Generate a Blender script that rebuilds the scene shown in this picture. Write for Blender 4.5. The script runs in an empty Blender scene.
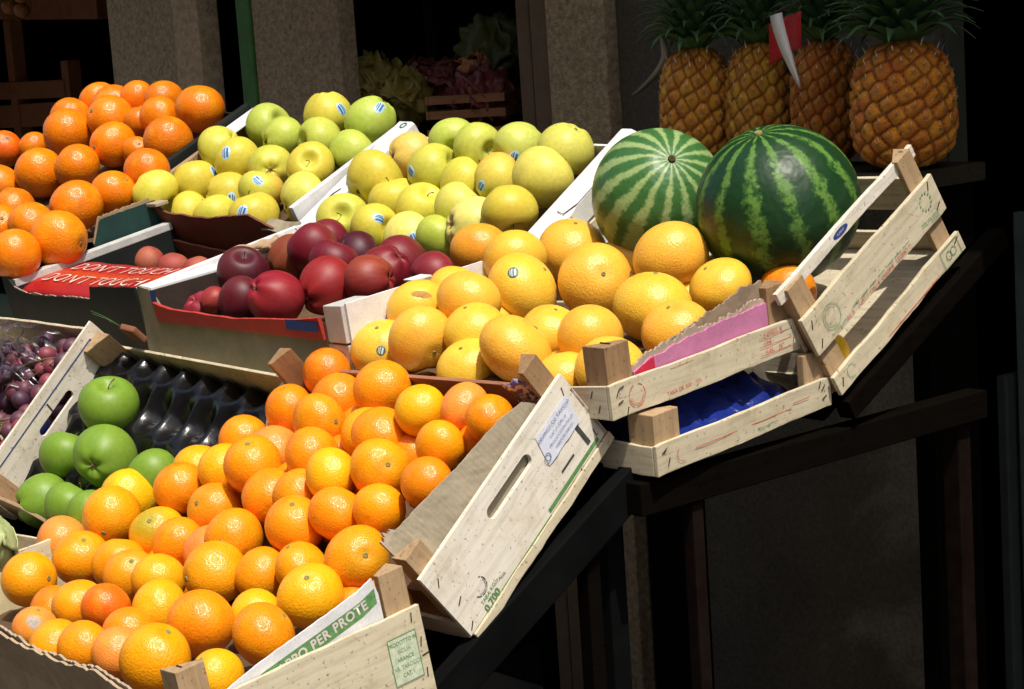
SKY_STRENGTH = .15
SUN_STRENGTH = 4.0
EXPOSURE = 0.14
AWN_Y = 2.17
KU = 1.06
KL = 0.93
CR = {
 'B': dict(o=(-1.7369,1.3846,0.9279), yaw=3.10, tilt=38.70, rs=-3.69, w=0.611, d=0.345, h=0.127, k=0.93),
 'E': dict(o=(-2.3216,1.3795,0.8761), yaw=-2.64, tilt=45.67, rs=6.70, w=0.583, d=0.347, h=0.116, k=0.93),
 'A': dict(o=(-1.7225,0.9919,0.8496), yaw=0.94, tilt=7.02, rs=-3.23, w=0.860, d=0.349, h=0.115, k=0.93),
 'C': dict(o=(-1.7106,1.6033,1.1579), yaw=2.47, tilt=5.11, rs=-0.03, w=0.500, d=0.349, h=0.042, k=1.06),
 'C2': dict(o=(-1.6872,1.6523,1.0801), yaw=4.12, tilt=4.24, rs=1.68, w=0.504, d=0.346, h=0.036, k=1.06),
 'D': dict(o=(-1.6983,2.0174,1.1185), yaw=-0.43, tilt=30.71, rs=-1.67, w=0.503, d=0.313, h=0.172, k=1.06),
 'H': dict(o=(-2.2234,1.5955,1.1450), yaw=0.81, tilt=6.30, rs=-0.01, w=0.531, d=0.336, h=0.127, k=1.06),
 'G2': dict(o=(-2.2519,1.9505,1.1499), yaw=0.95, tilt=33.20, rs=2.71, w=0.568, d=0.370, h=0.126, k=1.06),
 'G1': dict(o=(-2.8626,1.8954,1.2013), yaw=-0.23, tilt=26.55, rs=3.26, w=0.436, d=0.371, h=0.138, k=1.06),
 'I': dict(o=(-2.7800,1.5911,1.1497), yaw=2.74, tilt=10.93, rs=-0.36, w=0.401, d=0.327, h=0.120, k=1.06),
 'K': dict(o=(-2.8584,1.3535,0.9203), yaw=0.50, tilt=46.70, rs=-0.11, w=0.500, d=0.346, h=0.119, k=0.93),
 'J': dict(o=(-3.2175,1.5712,1.1683), yaw=2.74, tilt=9.00, rs=-0.36, w=0.450, d=0.327, h=0.140, k=1.06),
 'O': dict(o=(-3.3365,1.8855,1.2248), yaw=-0.23, tilt=26.55, rs=3.26, w=0.500, d=0.371, h=0.130, k=1.06),
 'L': dict(o=(-2.5401,0.9780,0.8226), yaw=0.94, tilt=7.02, rs=-3.23, w=0.450, d=0.349, h=0.110, k=0.93),
}
FR = {
 'orange_low': [(-2.5745,1.2850,0.9427,0.0407),(-2.4368,1.2442,0.9500,0.0402),(-2.4329,1.1601,0.9398,0.0401),(-2.4599,1.3098,0.9944,0.0425),(-2.5117,1.3691,1.0036,0.0406),(-2.3543,1.3204,0.9829,0.0385),(-2.2749,1.3088,0.9829,0.0362),(-2.3631,1.3702,1.0347,0.0390),(-2.2681,1.3658,1.0182,0.0373),(-2.4076,1.4285,1.0447,0.0399),(-2.3048,1.4108,1.0608,0.0387),(-2.2193,1.4018,1.0807,0.0411),(-2.3379,1.4663,1.0906,0.0380),(-2.2568,1.4632,1.0809,0.0386),(-2.2770,1.5085,1.1316,0.0372),(-2.1617,1.4776,1.1338,0.0376),(-2.1188,1.4324,1.0999,0.0388),(-2.2545,1.5616,1.1793,0.0368),(-2.1957,1.5374,1.1482,0.0384),(-2.0957,1.5412,1.1749,0.0388),(-1.9581,1.4954,1.1667,0.0341),(-1.8888,1.5151,1.1727,0.0323),(-1.8284,1.5042,1.1665,0.0317),(-2.0784,1.4968,1.1211,0.0369),(-2.0123,1.4714,1.1303,0.0393),(-1.8818,1.4658,1.1334,0.0325),(-1.9608,1.4266,1.1025,0.0383),(-2.0300,1.3984,1.0910,0.0356),(-1.8572,1.4207,1.0981,0.0314),(-2.1551,1.3849,1.0472,0.0396),(-2.0879,1.3850,1.0592,0.0361),(-1.9797,1.3675,1.0533,0.0348),(-1.9179,1.3897,1.0624,0.0343),(-2.0400,1.3431,1.0337,0.0385),(-1.8936,1.3324,1.0159,0.0412),(-1.9860,1.3110,0.9927,0.0345),(-1.8939,1.2612,0.9861,0.0398),(-2.0483,1.2926,0.9798,0.0350),(-2.1481,1.3176,1.0071,0.0376),(-2.2091,1.3142,0.9784,0.0369),(-2.1125,1.2628,0.9781,0.0407),(-2.2152,1.2377,0.9575,0.0363),(-2.1011,1.1722,0.9544,0.0365),(-1.9667,1.1500,0.9661,0.0402),(-1.9143,1.0550,0.9551,0.0414),(-1.7876,1.0591,0.9626,0.0302),(-1.8491,1.1618,0.9720,0.0376),(-1.9503,1.2185,0.9617,0.0334),(-2.2845,1.2354,0.9501,0.0371),(-2.3521,1.2568,0.9496,0.0380),(-2.2414,1.1332,0.9423,0.0358),(-2.1733,1.1357,0.9510,0.0335),(-2.2101,1.0542,0.9389,0.0289),(-2.1326,1.0433,0.9317,0.0338),(-2.0691,1.0482,0.9419,0.0331),(-2.0077,1.0588,0.9453,0.0325),(-2.0741,1.1126,0.9420,0.0338),(-2.3072,1.1313,0.9232,0.0364),(-1.8145,1.3116,0.9753,0.0327)],
 'green': [(-2.7177,1.4610,1.1026,0.0483),(-2.7727,1.4064,1.0271,0.0437),(-2.6485,1.4084,1.0401,0.0487),(-2.5109,1.4116,1.0268,0.0395),(-2.7541,1.3500,0.9681,0.0432),(-2.6616,1.3494,0.9700,0.0421),(-2.5885,1.3408,0.9742,0.0352)],
 'orange_up': [(-3.8778,2.1352,1.5616,0.0429),(-3.7910,2.1222,1.5470,0.0500),(-3.7131,2.1367,1.5684,0.0362),(-3.6204,2.1476,1.5601,0.0422),(-3.4374,2.1221,1.5392,0.0500),(-3.5363,2.0843,1.5264,0.0412),(-3.7048,2.0644,1.5265,0.0510),(-3.8622,2.0563,1.5251,0.0502),(-3.7821,2.0001,1.5028,0.0545),(-3.5700,1.9880,1.4769,0.0482),(-3.3947,2.0140,1.4825,0.0488),(-3.3245,1.9196,1.4307,0.0436),(-3.6771,1.8731,1.4295,0.0536),(-3.5762,1.9048,1.4392,0.0466),(-3.3132,1.7544,1.3799,0.0490),(-3.3305,1.8445,1.3943,0.0430),(-3.9474,1.9313,1.4753,0.0401),(-3.8754,1.9663,1.4763,0.0343),(-3.7560,1.8153,1.4055,0.0487),(-3.3026,1.6556,1.3571,0.0425),(-3.2167,1.6607,1.3321,0.0520),(-3.2100,1.5709,1.3129,0.0448),(-3.3807,1.6314,1.3535,0.0429),(-3.6268,2.0885,1.5172,0.0344),(-3.4963,2.0001,1.4632,0.0310),(-3.5234,1.7309,1.3676,0.0450)],
 'yellow_left': [(-3.2717,1.9017,1.3903,0.0443),(-3.2536,1.9843,1.4013,0.0435),(-3.2652,2.0540,1.4626,0.0450),(-3.1838,2.0395,1.4394,0.0451),(-3.2535,2.1599,1.4962,0.0456),(-3.1304,2.1102,1.4773,0.0402),(-3.0899,2.0501,1.4255,0.0425),(-3.0410,2.1345,1.4698,0.0426),(-3.0924,2.1932,1.5164,0.0463),(-2.9642,2.1997,1.4996,0.0481),(-2.9398,2.1329,1.4421,0.0455),(-2.9609,2.0522,1.4272,0.0432),(-2.9164,2.0023,1.3729,0.0462),(-3.1564,1.9917,1.3779,0.0427),(-3.0459,1.9945,1.3876,0.0417),(-3.2151,1.9402,1.3451,0.0418),(-3.1193,1.9379,1.3436,0.0411),(-2.9990,1.9456,1.3436,0.0476)],
 'yellow_right': [(-2.7873,2.0658,1.4013,0.0527),(-2.7895,1.9923,1.3409,0.0450),(-2.6607,1.9650,1.3284,0.0426),(-2.5815,1.9757,1.3158,0.0420),(-2.7926,2.1534,1.4349,0.0462),(-2.6572,2.0993,1.4157,0.0470),(-2.7052,2.0457,1.3662,0.0445),(-2.6185,2.0367,1.3578,0.0436),(-2.5035,1.9800,1.3150,0.0421),(-2.6819,2.1664,1.4633,0.0424),(-2.5997,2.1534,1.4525,0.0415),(-2.5074,2.1696,1.4499,0.0435),(-2.3936,2.1750,1.4480,0.0449),(-2.3721,2.0975,1.4056,0.0498),(-2.4925,2.1043,1.4019,0.0428),(-2.5742,2.0992,1.3961,0.0436),(-2.3432,1.9967,1.3637,0.0445),(-2.5258,2.0429,1.3601,0.0427),(-2.4242,1.9891,1.3369,0.0479)],
 'red': [(-2.6906,1.7131,1.2835,0.0417),(-2.6622,1.6158,1.2359,0.0334),(-2.6154,1.6073,1.2574,0.0225),(-2.5601,1.6237,1.2575,0.0389),(-2.4710,1.6273,1.2672,0.0420),(-2.7168,1.8306,1.2903,0.0421),(-2.4366,1.7000,1.2762,0.0438),(-2.3618,1.7275,1.2855,0.0394),(-2.7196,1.9029,1.3114,0.0383),(-2.5535,1.7989,1.2949,0.0402),(-2.5844,1.8676,1.2953,0.0411),(-2.4488,1.8525,1.2925,0.0437),(-2.4048,1.7890,1.2904,0.0387),(-2.2742,1.7803,1.2903,0.0351),(-2.6454,1.8258,1.3120,0.0413)],
 'grapefruit': [(-2.1974,1.6884,1.2575,0.0455),(-2.1170,1.6295,1.2268,0.0468),(-2.1983,1.6230,1.2090,0.0450),(-2.1053,1.7089,1.2719,0.0445),(-2.2046,1.7715,1.2667,0.0464),(-2.2879,1.8857,1.3148,0.0454),(-2.2006,1.8796,1.3058,0.0474),(-2.1254,1.8279,1.2733,0.0534),(-2.1924,1.9893,1.3058,0.0531),(-2.0434,1.8961,1.2778,0.0546),(-2.1054,2.0315,1.2911,0.0479),(-1.9516,1.9605,1.3091,0.0524),(-1.9219,2.0509,1.2678,0.0458),(-1.8513,1.9525,1.2719,0.0454),(-1.8816,1.8501,1.2562,0.0517),(-1.7997,1.8113,1.2327,0.0460),(-1.7736,1.6617,1.2102,0.0427),(-1.8565,1.7068,1.2389,0.0442),(-1.9450,1.7171,1.2335,0.0427),(-1.9257,1.6369,1.2259,0.0497),(-2.0436,1.6655,1.2381,0.0434),(-2.0091,1.6225,1.1971,0.0426),(-1.8409,1.6442,1.1936,0.0408)],
}
import bpy, bmesh, math, random
import numpy as np
from mathutils import Vector, Matrix, Quaternion
from mathutils.bvhtree import BVHTree
PI = math.pi
rnd = random.Random(11)
scene = bpy.context.scene
COL = scene.collection

# ------------------------------------------------------------------ camera
RT = Vector((0.65253968, 0.7547729, -0.06715528))
UP = Vector((-0.07118136, 0.14928874, 0.98622821))
FW = Vector((-0.75440385, 0.63877284, -0.15114259))
CAMP = Vector((0, 0, 1.62))
cd = bpy.data.cameras.new('camera')
cam = bpy.data.objects.new('camera', cd)
COL.objects.link(cam)
cam.matrix_world = Matrix(((RT.x, UP.x, -FW.x, CAMP.x), (RT.y, UP.y, -FW.y, CAMP.y), (RT.z, UP.z, -FW.z, CAMP.z), (0, 0, 0, 1)))
cd.sensor_width = 36.0
cd.lens = 1940.2 * 36 / 1024
cd.clip_start = 0.05
cd.clip_end = 3000
scene.camera = cam

# ------------------------------------------------------------------ materials
MATS = {}
def newmat(name):
    m = bpy.data.materials.new(name); m.use_nodes = True
    nt = m.node_tree; nt.nodes.clear()
    out = nt.nodes.new('ShaderNodeOutputMaterial')
    b = nt.nodes.new('ShaderNodeBsdfPrincipled')
    nt.links.new(b.outputs[0], out.inputs[0])
    return m, nt, b
def N(nt, t, **kw):
    n = nt.nodes.new(t)
    for k, v in kw.items():
        if k.startswith('i_'):
            key = k[2:].replace('_', ' ')
            n.inputs[key].default_value = v
        else: setattr(n, k, v)
    return n
def ramp(nt, fac, stops):
    r = nt.nodes.new('ShaderNodeValToRGB')
    while len(r.color_ramp.elements) < len(stops): r.color_ramp.elements.new(0.5)
    for e, (p, c) in zip(r.color_ramp.elements, stops):
        e.position = p; e.color = (*c, 1) if len(c) == 3 else c
    nt.links.new(fac, r.inputs[0]); return r
def coords(nt, scale=(1, 1, 1)):
    tc = N(nt, 'ShaderNodeTexCoord'); mp = N(nt, 'ShaderNodeMapping')
    mp.inputs['Scale'].default_value = scale
    nt.links.new(tc.outputs['Object'], mp.inputs[0]); return mp.outputs[0]
def noise(nt, vec, scale, detail=3, rough=.55, dist=0):
    n = N(nt, 'ShaderNodeTexNoise'); n.inputs['Scale'].default_value = scale
    n.inputs['Detail'].default_value = detail; n.inputs['Roughness'].default_value = rough
    n.inputs['Distortion'].default_value = dist
    nt.links.new(vec, n.inputs['Vector']); return n
def bump(nt, b, h, strength, dist):
    bp = N(nt, 'ShaderNodeBump'); bp.inputs['Strength'].default_value = strength
    bp.inputs['Distance'].default_value = dist
    nt.links.new(h, bp.inputs['Height']); nt.links.new(bp.outputs[0], b.inputs['Normal']); return bp
def mixc(nt, fac, a, b_, mode='MIX'):
    m = N(nt, 'ShaderNodeMix', data_type='RGBA', blend_type=mode)
    for sock, v in ((m.inputs[0], fac), (m.inputs[6], a), (m.inputs[7], b_)):
        if isinstance(v, (int, float)): sock.default_value = v
        elif isinstance(v, tuple): sock.default_value = (*v, 1) if len(v) == 3 else v
        else: nt.links.new(v, sock)
    return m.outputs[2]
def sc(c, k): return tuple(min(1, x * k) for x in c)
def mat_plain(name, col, rough=.6, spec=.4, bscale=0, bstr=.2, bdist=.002, var=.12, vscale=18, metal=0):
    if name in MATS: return MATS[name]
    m, nt, b = newmat(name)
    v = coords(nt)
    n = noise(nt, v, vscale, 5, .6)
    r = ramp(nt, n.outputs[0], [(.3, sc(col, 1 - var)), (.7, sc(col, 1 + var))])
    nt.links.new(r.outputs[0], b.inputs['Base Color'])
    b.inputs['Roughness'].default_value = rough; b.inputs['Specular IOR Level'].default_value = spec
    b.inputs['Metallic'].default_value = metal
    if bscale:
        n2 = noise(nt, v, bscale, 4, .6); bump(nt, b, n2.outputs[0], bstr, bdist)
    MATS[name] = m; return m
def mat_wood(name, col, axis, dirt=.25, grain=1.0):
    """pale crate wood: grain stretched along one local axis, dirt specks and stains"""
    if name in MATS: return MATS[name]
    m, nt, b = newmat(name)
    s = [70, 70, 70]; s[axis] = 5
    v = coords(nt, tuple(s)); w = coords(nt)
    g = noise(nt, v, 1.6, 6, .65, .6)
    r = ramp(nt, g.outputs[0], [(.25, sc(col, 1 - .32 * grain)), (.5, sc(col, .98)), (.75, sc(col, 1 + .10 * grain))])
    st = noise(nt, w, 16, 6, .7, .5)
    rs = ramp(nt, st.outputs[0], [(.34, (.66, .58, .47)), (.48, (.95, .93, .89)), (.58, (1, 1, 1))])
    c = mixc(nt, dirt * 1.6 if dirt < .6 else 1.0, r.outputs[0], rs.outputs[0], 'MULTIPLY')
    sp = noise(nt, w, 150, 3, .6)
    rp = ramp(nt, sp.outputs[0], [(.30, (.30, .25, .2)), (.39, (1, 1, 1))])
    c = mixc(nt, min(1, dirt * 2.4), c, rp.outputs[0], 'MULTIPLY')
    nt.links.new(c, b.inputs['Base Color'])
    b.inputs['Roughness'].default_value = .72; b.inputs['Specular IOR Level'].default_value = .0 if 'dark' in name else .25
    bump(nt, b, g.outputs[0], .35, .0008)
    MATS[name] = m; return m
def mat_card(name, col, ridge_axis=None, rough=.85, crease=.5, pitch=.006):
    if name in MATS: return MATS[name]
    m, nt, b = newmat(name)
    v = coords(nt)
    n = noise(nt, v, 25, 6, .65)
    r = ramp(nt, n.outputs[0], [(.25, sc(col, .78)), (.75, sc(col, 1.1))])
    f = noise(nt, v, 320, 2, .5)
    rf = ramp(nt, f.outputs[0], [(.3, (.8, .8, .8)), (.6, (1, 1, 1))])
    c = mixc(nt, .6, r.outputs[0], rf.outputs[0], 'MULTIPLY')
    nt.links.new(c, b.inputs['Base Color'])
    b.inputs['Roughness'].default_value = rough; b.inputs['Specular IOR Level'].default_value = .2
    h = noise(nt, v, 11, 3, .5, .6).outputs[0]
    if ridge_axis is not None:
        w = N(nt, 'ShaderNodeTexWave', wave_type='BANDS', bands_direction='XYZ'[ridge_axis])
        w.inputs['Scale'].default_value = 1 / (pitch * 3.1)
        nt.links.new(v, w.inputs['Vector'])
        a = N(nt, 'ShaderNodeMath', operation='MULTIPLY_ADD'); a.inputs[1].default_value = .012
        nt.links.new(w.outputs['Fac'], a.inputs[0]); nt.links.new(h, a.inputs[2]); h = a.outputs[0]
    bump(nt, b, h, crease, .012)
    MATS[name] = m; return m
def mat_citrus(name, green=0.0, pore=230, rough=.30, bst=.15):
    if name in MATS: return MATS[name]
    m, nt, b = newmat(name)
    v = coords(nt)
    oi = N(nt, 'ShaderNodeObjectInfo')
    off = N(nt, 'ShaderNodeVectorMath', operation='ADD')
    cmb = N(nt, 'ShaderNodeCombineXYZ')
    ml = N(nt, 'ShaderNodeMath', operation='MULTIPLY'); ml.inputs[1].default_value = 37
    nt.links.new(oi.outputs['Random'], ml.inputs[0]); nt.links.new(ml.outputs[0], cmb.inputs[0])
    nt.links.new(v, off.inputs[0]); nt.links.new(cmb.outputs[0], off.inputs[1])
    vv = off.outputs[0]
    big = noise(nt, vv, 1.1, 4, .6)
    rb = ramp(nt, big.outputs[0], [(.3, (.86, .76, .7)), (.5, (1, 1, 1)), (.78, (1.0, 1.0, 1.0))])
    c = mixc(nt, .75, oi.outputs['Color'], rb.outputs[0], 'MULTIPLY')
    yel = noise(nt, vv, 1.7, 3, .5)
    ry = ramp(nt, yel.outputs[0], [(.5, (0, 0, 0)), (.75, (1, 1, 1))])
    mf = N(nt, 'ShaderNodeMath', operation='MULTIPLY'); mf.inputs[1].default_value = .35
    nt.links.new(ry.outputs[0], mf.inputs[0])
    c = mixc(nt, mf.outputs[0], c, (.78, .43, .015))
    # greenish stem end, strength held in the alpha of the object colour
    sx = N(nt, 'ShaderNodeSeparateXYZ'); nt.links.new(v, sx.inputs[0])
    rg = ramp(nt, sx.outputs[2], [(.55, (0, 0, 0)), (1.0, (1, 1, 1))])
    ia = N(nt, 'ShaderNodeMath', operation='SUBTRACT'); ia.inputs[0].default_value = 1
    nt.links.new(oi.outputs['Alpha'], ia.inputs[1])
    gm = N(nt, 'ShaderNodeMath', operation='MULTIPLY'); nt.links.new(rg.outputs[0], gm.inputs[0]); nt.links.new(ia.outputs[0], gm.inputs[1])
    c = mixc(nt, gm.outputs[0], c, (.33, .30, .02))
    # brown scars and freckles
    sp = noise(nt, vv, 9, 6, .75)
    rsp = ramp(nt, sp.outputs[0], [(.28, (.45, .3, .2)), (.36, (1, 1, 1))])
    c = mixc(nt, .7, c, rsp.outputs[0], 'MULTIPLY')
    # pore-scale colour
    po = N(nt, 'ShaderNodeTexVoronoi', feature='F1'); po.inputs['Scale'].default_value = pore / 13
    nt.links.new(vv, po.inputs['Vector'])
    rpo = ramp(nt, po.outputs['Distance'], [(.05, (.82, .74, .7)), (.3, (1, 1, 1))])
    c = mixc(nt, .22, c, rpo.outputs[0], 'MULTIPLY')
    nt.links.new(c, b.inputs['Base Color'])
    b.inputs['Roughness'].default_value = rough; b.inputs['Specular IOR Level'].default_value = .45
    b.inputs['Subsurface Weight'].default_value = .22
    b.inputs['Subsurface Radius'].default_value = (.012, .005, .001); b.inputs['Subsurface Scale'].default_value = .6
    h1 = N(nt, 'ShaderNodeMath', operation='MULTIPLY_ADD'); h1.inputs[1].default_value = .0
    fa = noise(nt, vv, pore / 17, 1, .5); fb = noise(nt, vv, pore / 9.3, 1, .5)
    fc = N(nt, 'ShaderNodeTexVoronoi', feature='SMOOTH_F1'); fc.inputs['Scale'].default_value = pore / 20; nt.links.new(vv, fc.inputs['Vector'])
    f1_ = N(nt, 'ShaderNodeMath', operation='MULTIPLY_ADD'); f1_.inputs[1].default_value = .5; nt.links.new(fb.outputs[0], f1_.inputs[0]); nt.links.new(fa.outputs[0], f1_.inputs[2])
    fine = N(nt, 'ShaderNodeMath', operation='MULTIPLY_ADD'); fine.inputs[1].default_value = .35; nt.links.new(fc.outputs['Distance'], fine.inputs[0]); nt.links.new(f1_.outputs[0], fine.inputs[2])
    rr = ramp(nt, po.outputs['Distance'], [(0, (0, 0, 0)), (.5, (1, 1, 1))]); rr.color_ramp.interpolation = 'EASE'
    nt.links.new(rr.outputs[0], h1.inputs[0]); nt.links.new(fine.outputs[0], h1.inputs[2])
    bump(nt, b, h1.outputs[0], bst, .035)
    MATS[name] = m; return m
def mat_apple(name, blush, speck, streak=0.0, rough=.3):
    if name in MATS: return MATS[name]
    m, nt, b = newmat(name)
    v = coords(nt)
    oi = N(nt, 'ShaderNodeObjectInfo')
    off = N(nt, 'ShaderNodeVectorMath', operation='ADD'); cmb = N(nt, 'ShaderNodeCombineXYZ')
    ml = N(nt, 'ShaderNodeMath', operation='MULTIPLY'); ml.inputs[1].default_value = 53
    nt.links.new(oi.outputs['Random'], ml.inputs[0]); nt.links.new(ml.outputs[0], cmb.inputs[1])
    nt.links.new(v, off.inputs[0]); nt.links.new(cmb.outputs[0], off.inputs[1]); vv = off.outputs[0]
    big = noise(nt, vv, .9, 3, .5)
    rb = ramp(nt, big.outputs[0], [(.3, (.78, .9, .7)), (.6, (1, 1, 1))])
    c = mixc(nt, .8, oi.outputs['Color'], rb.outputs[0], 'MULTIPLY')
    # blush on one side, strength in the alpha of the object colour
    sx = N(nt, 'ShaderNodeSeparateXYZ'); nt.links.new(v, sx.inputs[0])
    mm = N(nt, 'ShaderNodeMath', operation='MULTIPLY_ADD'); mm.inputs[1].default_value = .8
    nt.links.new(big.outputs[0], mm.inputs[0]); nt.links.new(sx.outputs[0], mm.inputs[2])
    rg = ramp(nt, mm.outputs[0], [(.35, (0, 0, 0)), (1.2, (1, 1, 1))])
    ia = N(nt, 'ShaderNodeMath', operation='SUBTRACT'); ia.inputs[0].default_value = 1
    nt.links.new(oi.outputs['Alpha'], ia.inputs[1])
    gm = N(nt, 'ShaderNodeMath', operation='MULTIPLY'); nt.links.new(rg.outputs[0], gm.inputs[0]); nt.links.new(ia.outputs[0], gm.inputs[1])
    c = mixc(nt, gm.outputs[0], c, blush)
    if streak:
        at = N(nt, 'ShaderNodeMath', operation='ARCTAN2'); nt.links.new(sx.outputs[0], at.inputs[0]); nt.links.new(sx.outputs[1], at.inputs[1])
        cm = N(nt, 'ShaderNodeCombineXYZ'); nt.links.new(at.outputs[0], cm.inputs[0])
        zz = N(nt, 'ShaderNodeMath', operation='MULTIPLY'); zz.inputs[1].default_value = .12
        nt.links.new(sx.outputs[2], zz.inputs[0]); nt.links.new(zz.outputs[0], cm.inputs[1]); nt.links.new(ml.outputs[0], cm.inputs[2])
        sn = noise(nt, cm.outputs[0], 9, 4, .6)
        rs = ramp(nt, sn.outputs[0], [(.35, (.55, .5, .5)), (.65, (1.0, 1.0, 1.0))])
        c = mixc(nt, streak, c, rs.outputs[0], 'MULTIPLY')
    sp = N(nt, 'ShaderNodeTexVoronoi', feature='F1'); sp.inputs['Scale'].default_value = 11
    nt.links.new(vv, sp.inputs['Vector'])
    rsp = ramp(nt, sp.outputs['Distance'], [(.06, speck), (.14, (1, 1, 1))])
    c = mixc(nt, .7 if streak else .4, c, rsp.outputs[0], 'MULTIPLY')
    br = noise(nt, vv, 4.5, 6, .7); rbr = ramp(nt, br.outputs[0], [(.26, (.50, .36, .2)), (.33, (1, 1, 1))]); c = mixc(nt, .75, c, rbr.outputs[0], 'MULTIPLY')
    mot = noise(nt, vv, 7, 5, .65); rmo = ramp(nt, mot.outputs[0], [(.3, (.84, .82, .74)), (.65, (1.04, 1.04, 1.04))]); c = mixc(nt, .8, c, rmo.outputs[0], 'MULTIPLY')
    nt.links.new(c, b.inputs['Base Color'])
    b.inputs['Roughness'].default_value = rough; b.inputs['Specular IOR Level'].default_value = .36
    b.inputs['Subsurface Weight'].default_value = .06
    b.inputs['Subsurface Radius'].default_value = (.01, .006, .002); b.inputs['Subsurface Scale'].default_value = .5
    fine = noise(nt, vv, 26, 3, .6); bump(nt, b, fine.outputs[0], .08, .03)
    MATS[name] = m; return m
def mat_melon(name, light, mid, dark, n, thr, zk, fleck):
    thr = max(.2, min(.9, thr))
    m, nt, b = newmat(name)
    v = coords(nt)
    sx = N(nt, 'ShaderNodeSeparateXYZ'); nt.links.new(v, sx.inputs[0])
    at = N(nt, 'ShaderNodeMath', operation='ARCTAN2'); nt.links.new(sx.outputs[1], at.inputs[0]); nt.links.new(sx.outputs[0], at.inputs[1])
    w1 = noise(nt, v, 2.2, 3, .6); w2 = noise(nt, v, 11, 5, .7)
    a = N(nt, 'ShaderNodeMath', operation='MULTIPLY_ADD'); a.inputs[1].default_value = n
    nt.links.new(at.outputs[0], a.inputs[0])
    d = N(nt, 'ShaderNodeMath', operation='MULTIPLY'); d.inputs[1].default_value = 3.2
    nt.links.new(w1.outputs[0], d.inputs[0]); nt.links.new(d.outputs[0], a.inputs[2])
    s = N(nt, 'ShaderNodeMath', operation='SINE'); nt.links.new(a.outputs[0], s.inputs[0])
    e = N(nt, 'ShaderNodeMath', operation='MULTIPLY_ADD'); e.inputs[1].default_value = fleck
    nt.links.new(w2.outputs[0], e.inputs[0]); nt.links.new(s.outputs[0], e.inputs[2])
    z = N(nt, 'ShaderNodeMath', operation='MULTIPLY_ADD'); z.inputs[1].default_value = zk
    nt.links.new(sx.outputs[2], z.inputs[0]); nt.links.new(e.outputs[0], z.inputs[2])
    hs = N(nt, 'ShaderNodeMath', operation='MULTIPLY_ADD'); hs.inputs[1].default_value = .25; hs.inputs[2].default_value = .5 - .125 * fleck
    nt.links.new(z.outputs[0], hs.inputs[0])
    r = ramp(nt, hs.outputs[0], [(thr - .14, dark), (thr, mid), (thr + .07, light)])
    f = noise(nt, v, 30, 4, .7); rf = ramp(nt, f.outputs[0], [(.35, (.72, .78, .7)), (.6, (1, 1, 1))])
    c = mixc(nt, .8, r.outputs[0], rf.outputs[0], 'MULTIPLY')
    # ground spot at the bottom side
    nt.links.new(c, b.inputs['Base Color'])
    b.inputs['Roughness'].default_value = .42; b.inputs['Specular IOR Level'].default_value = .35
    bump(nt, b, w1.outputs[0], .15, .03)
    return m

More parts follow.
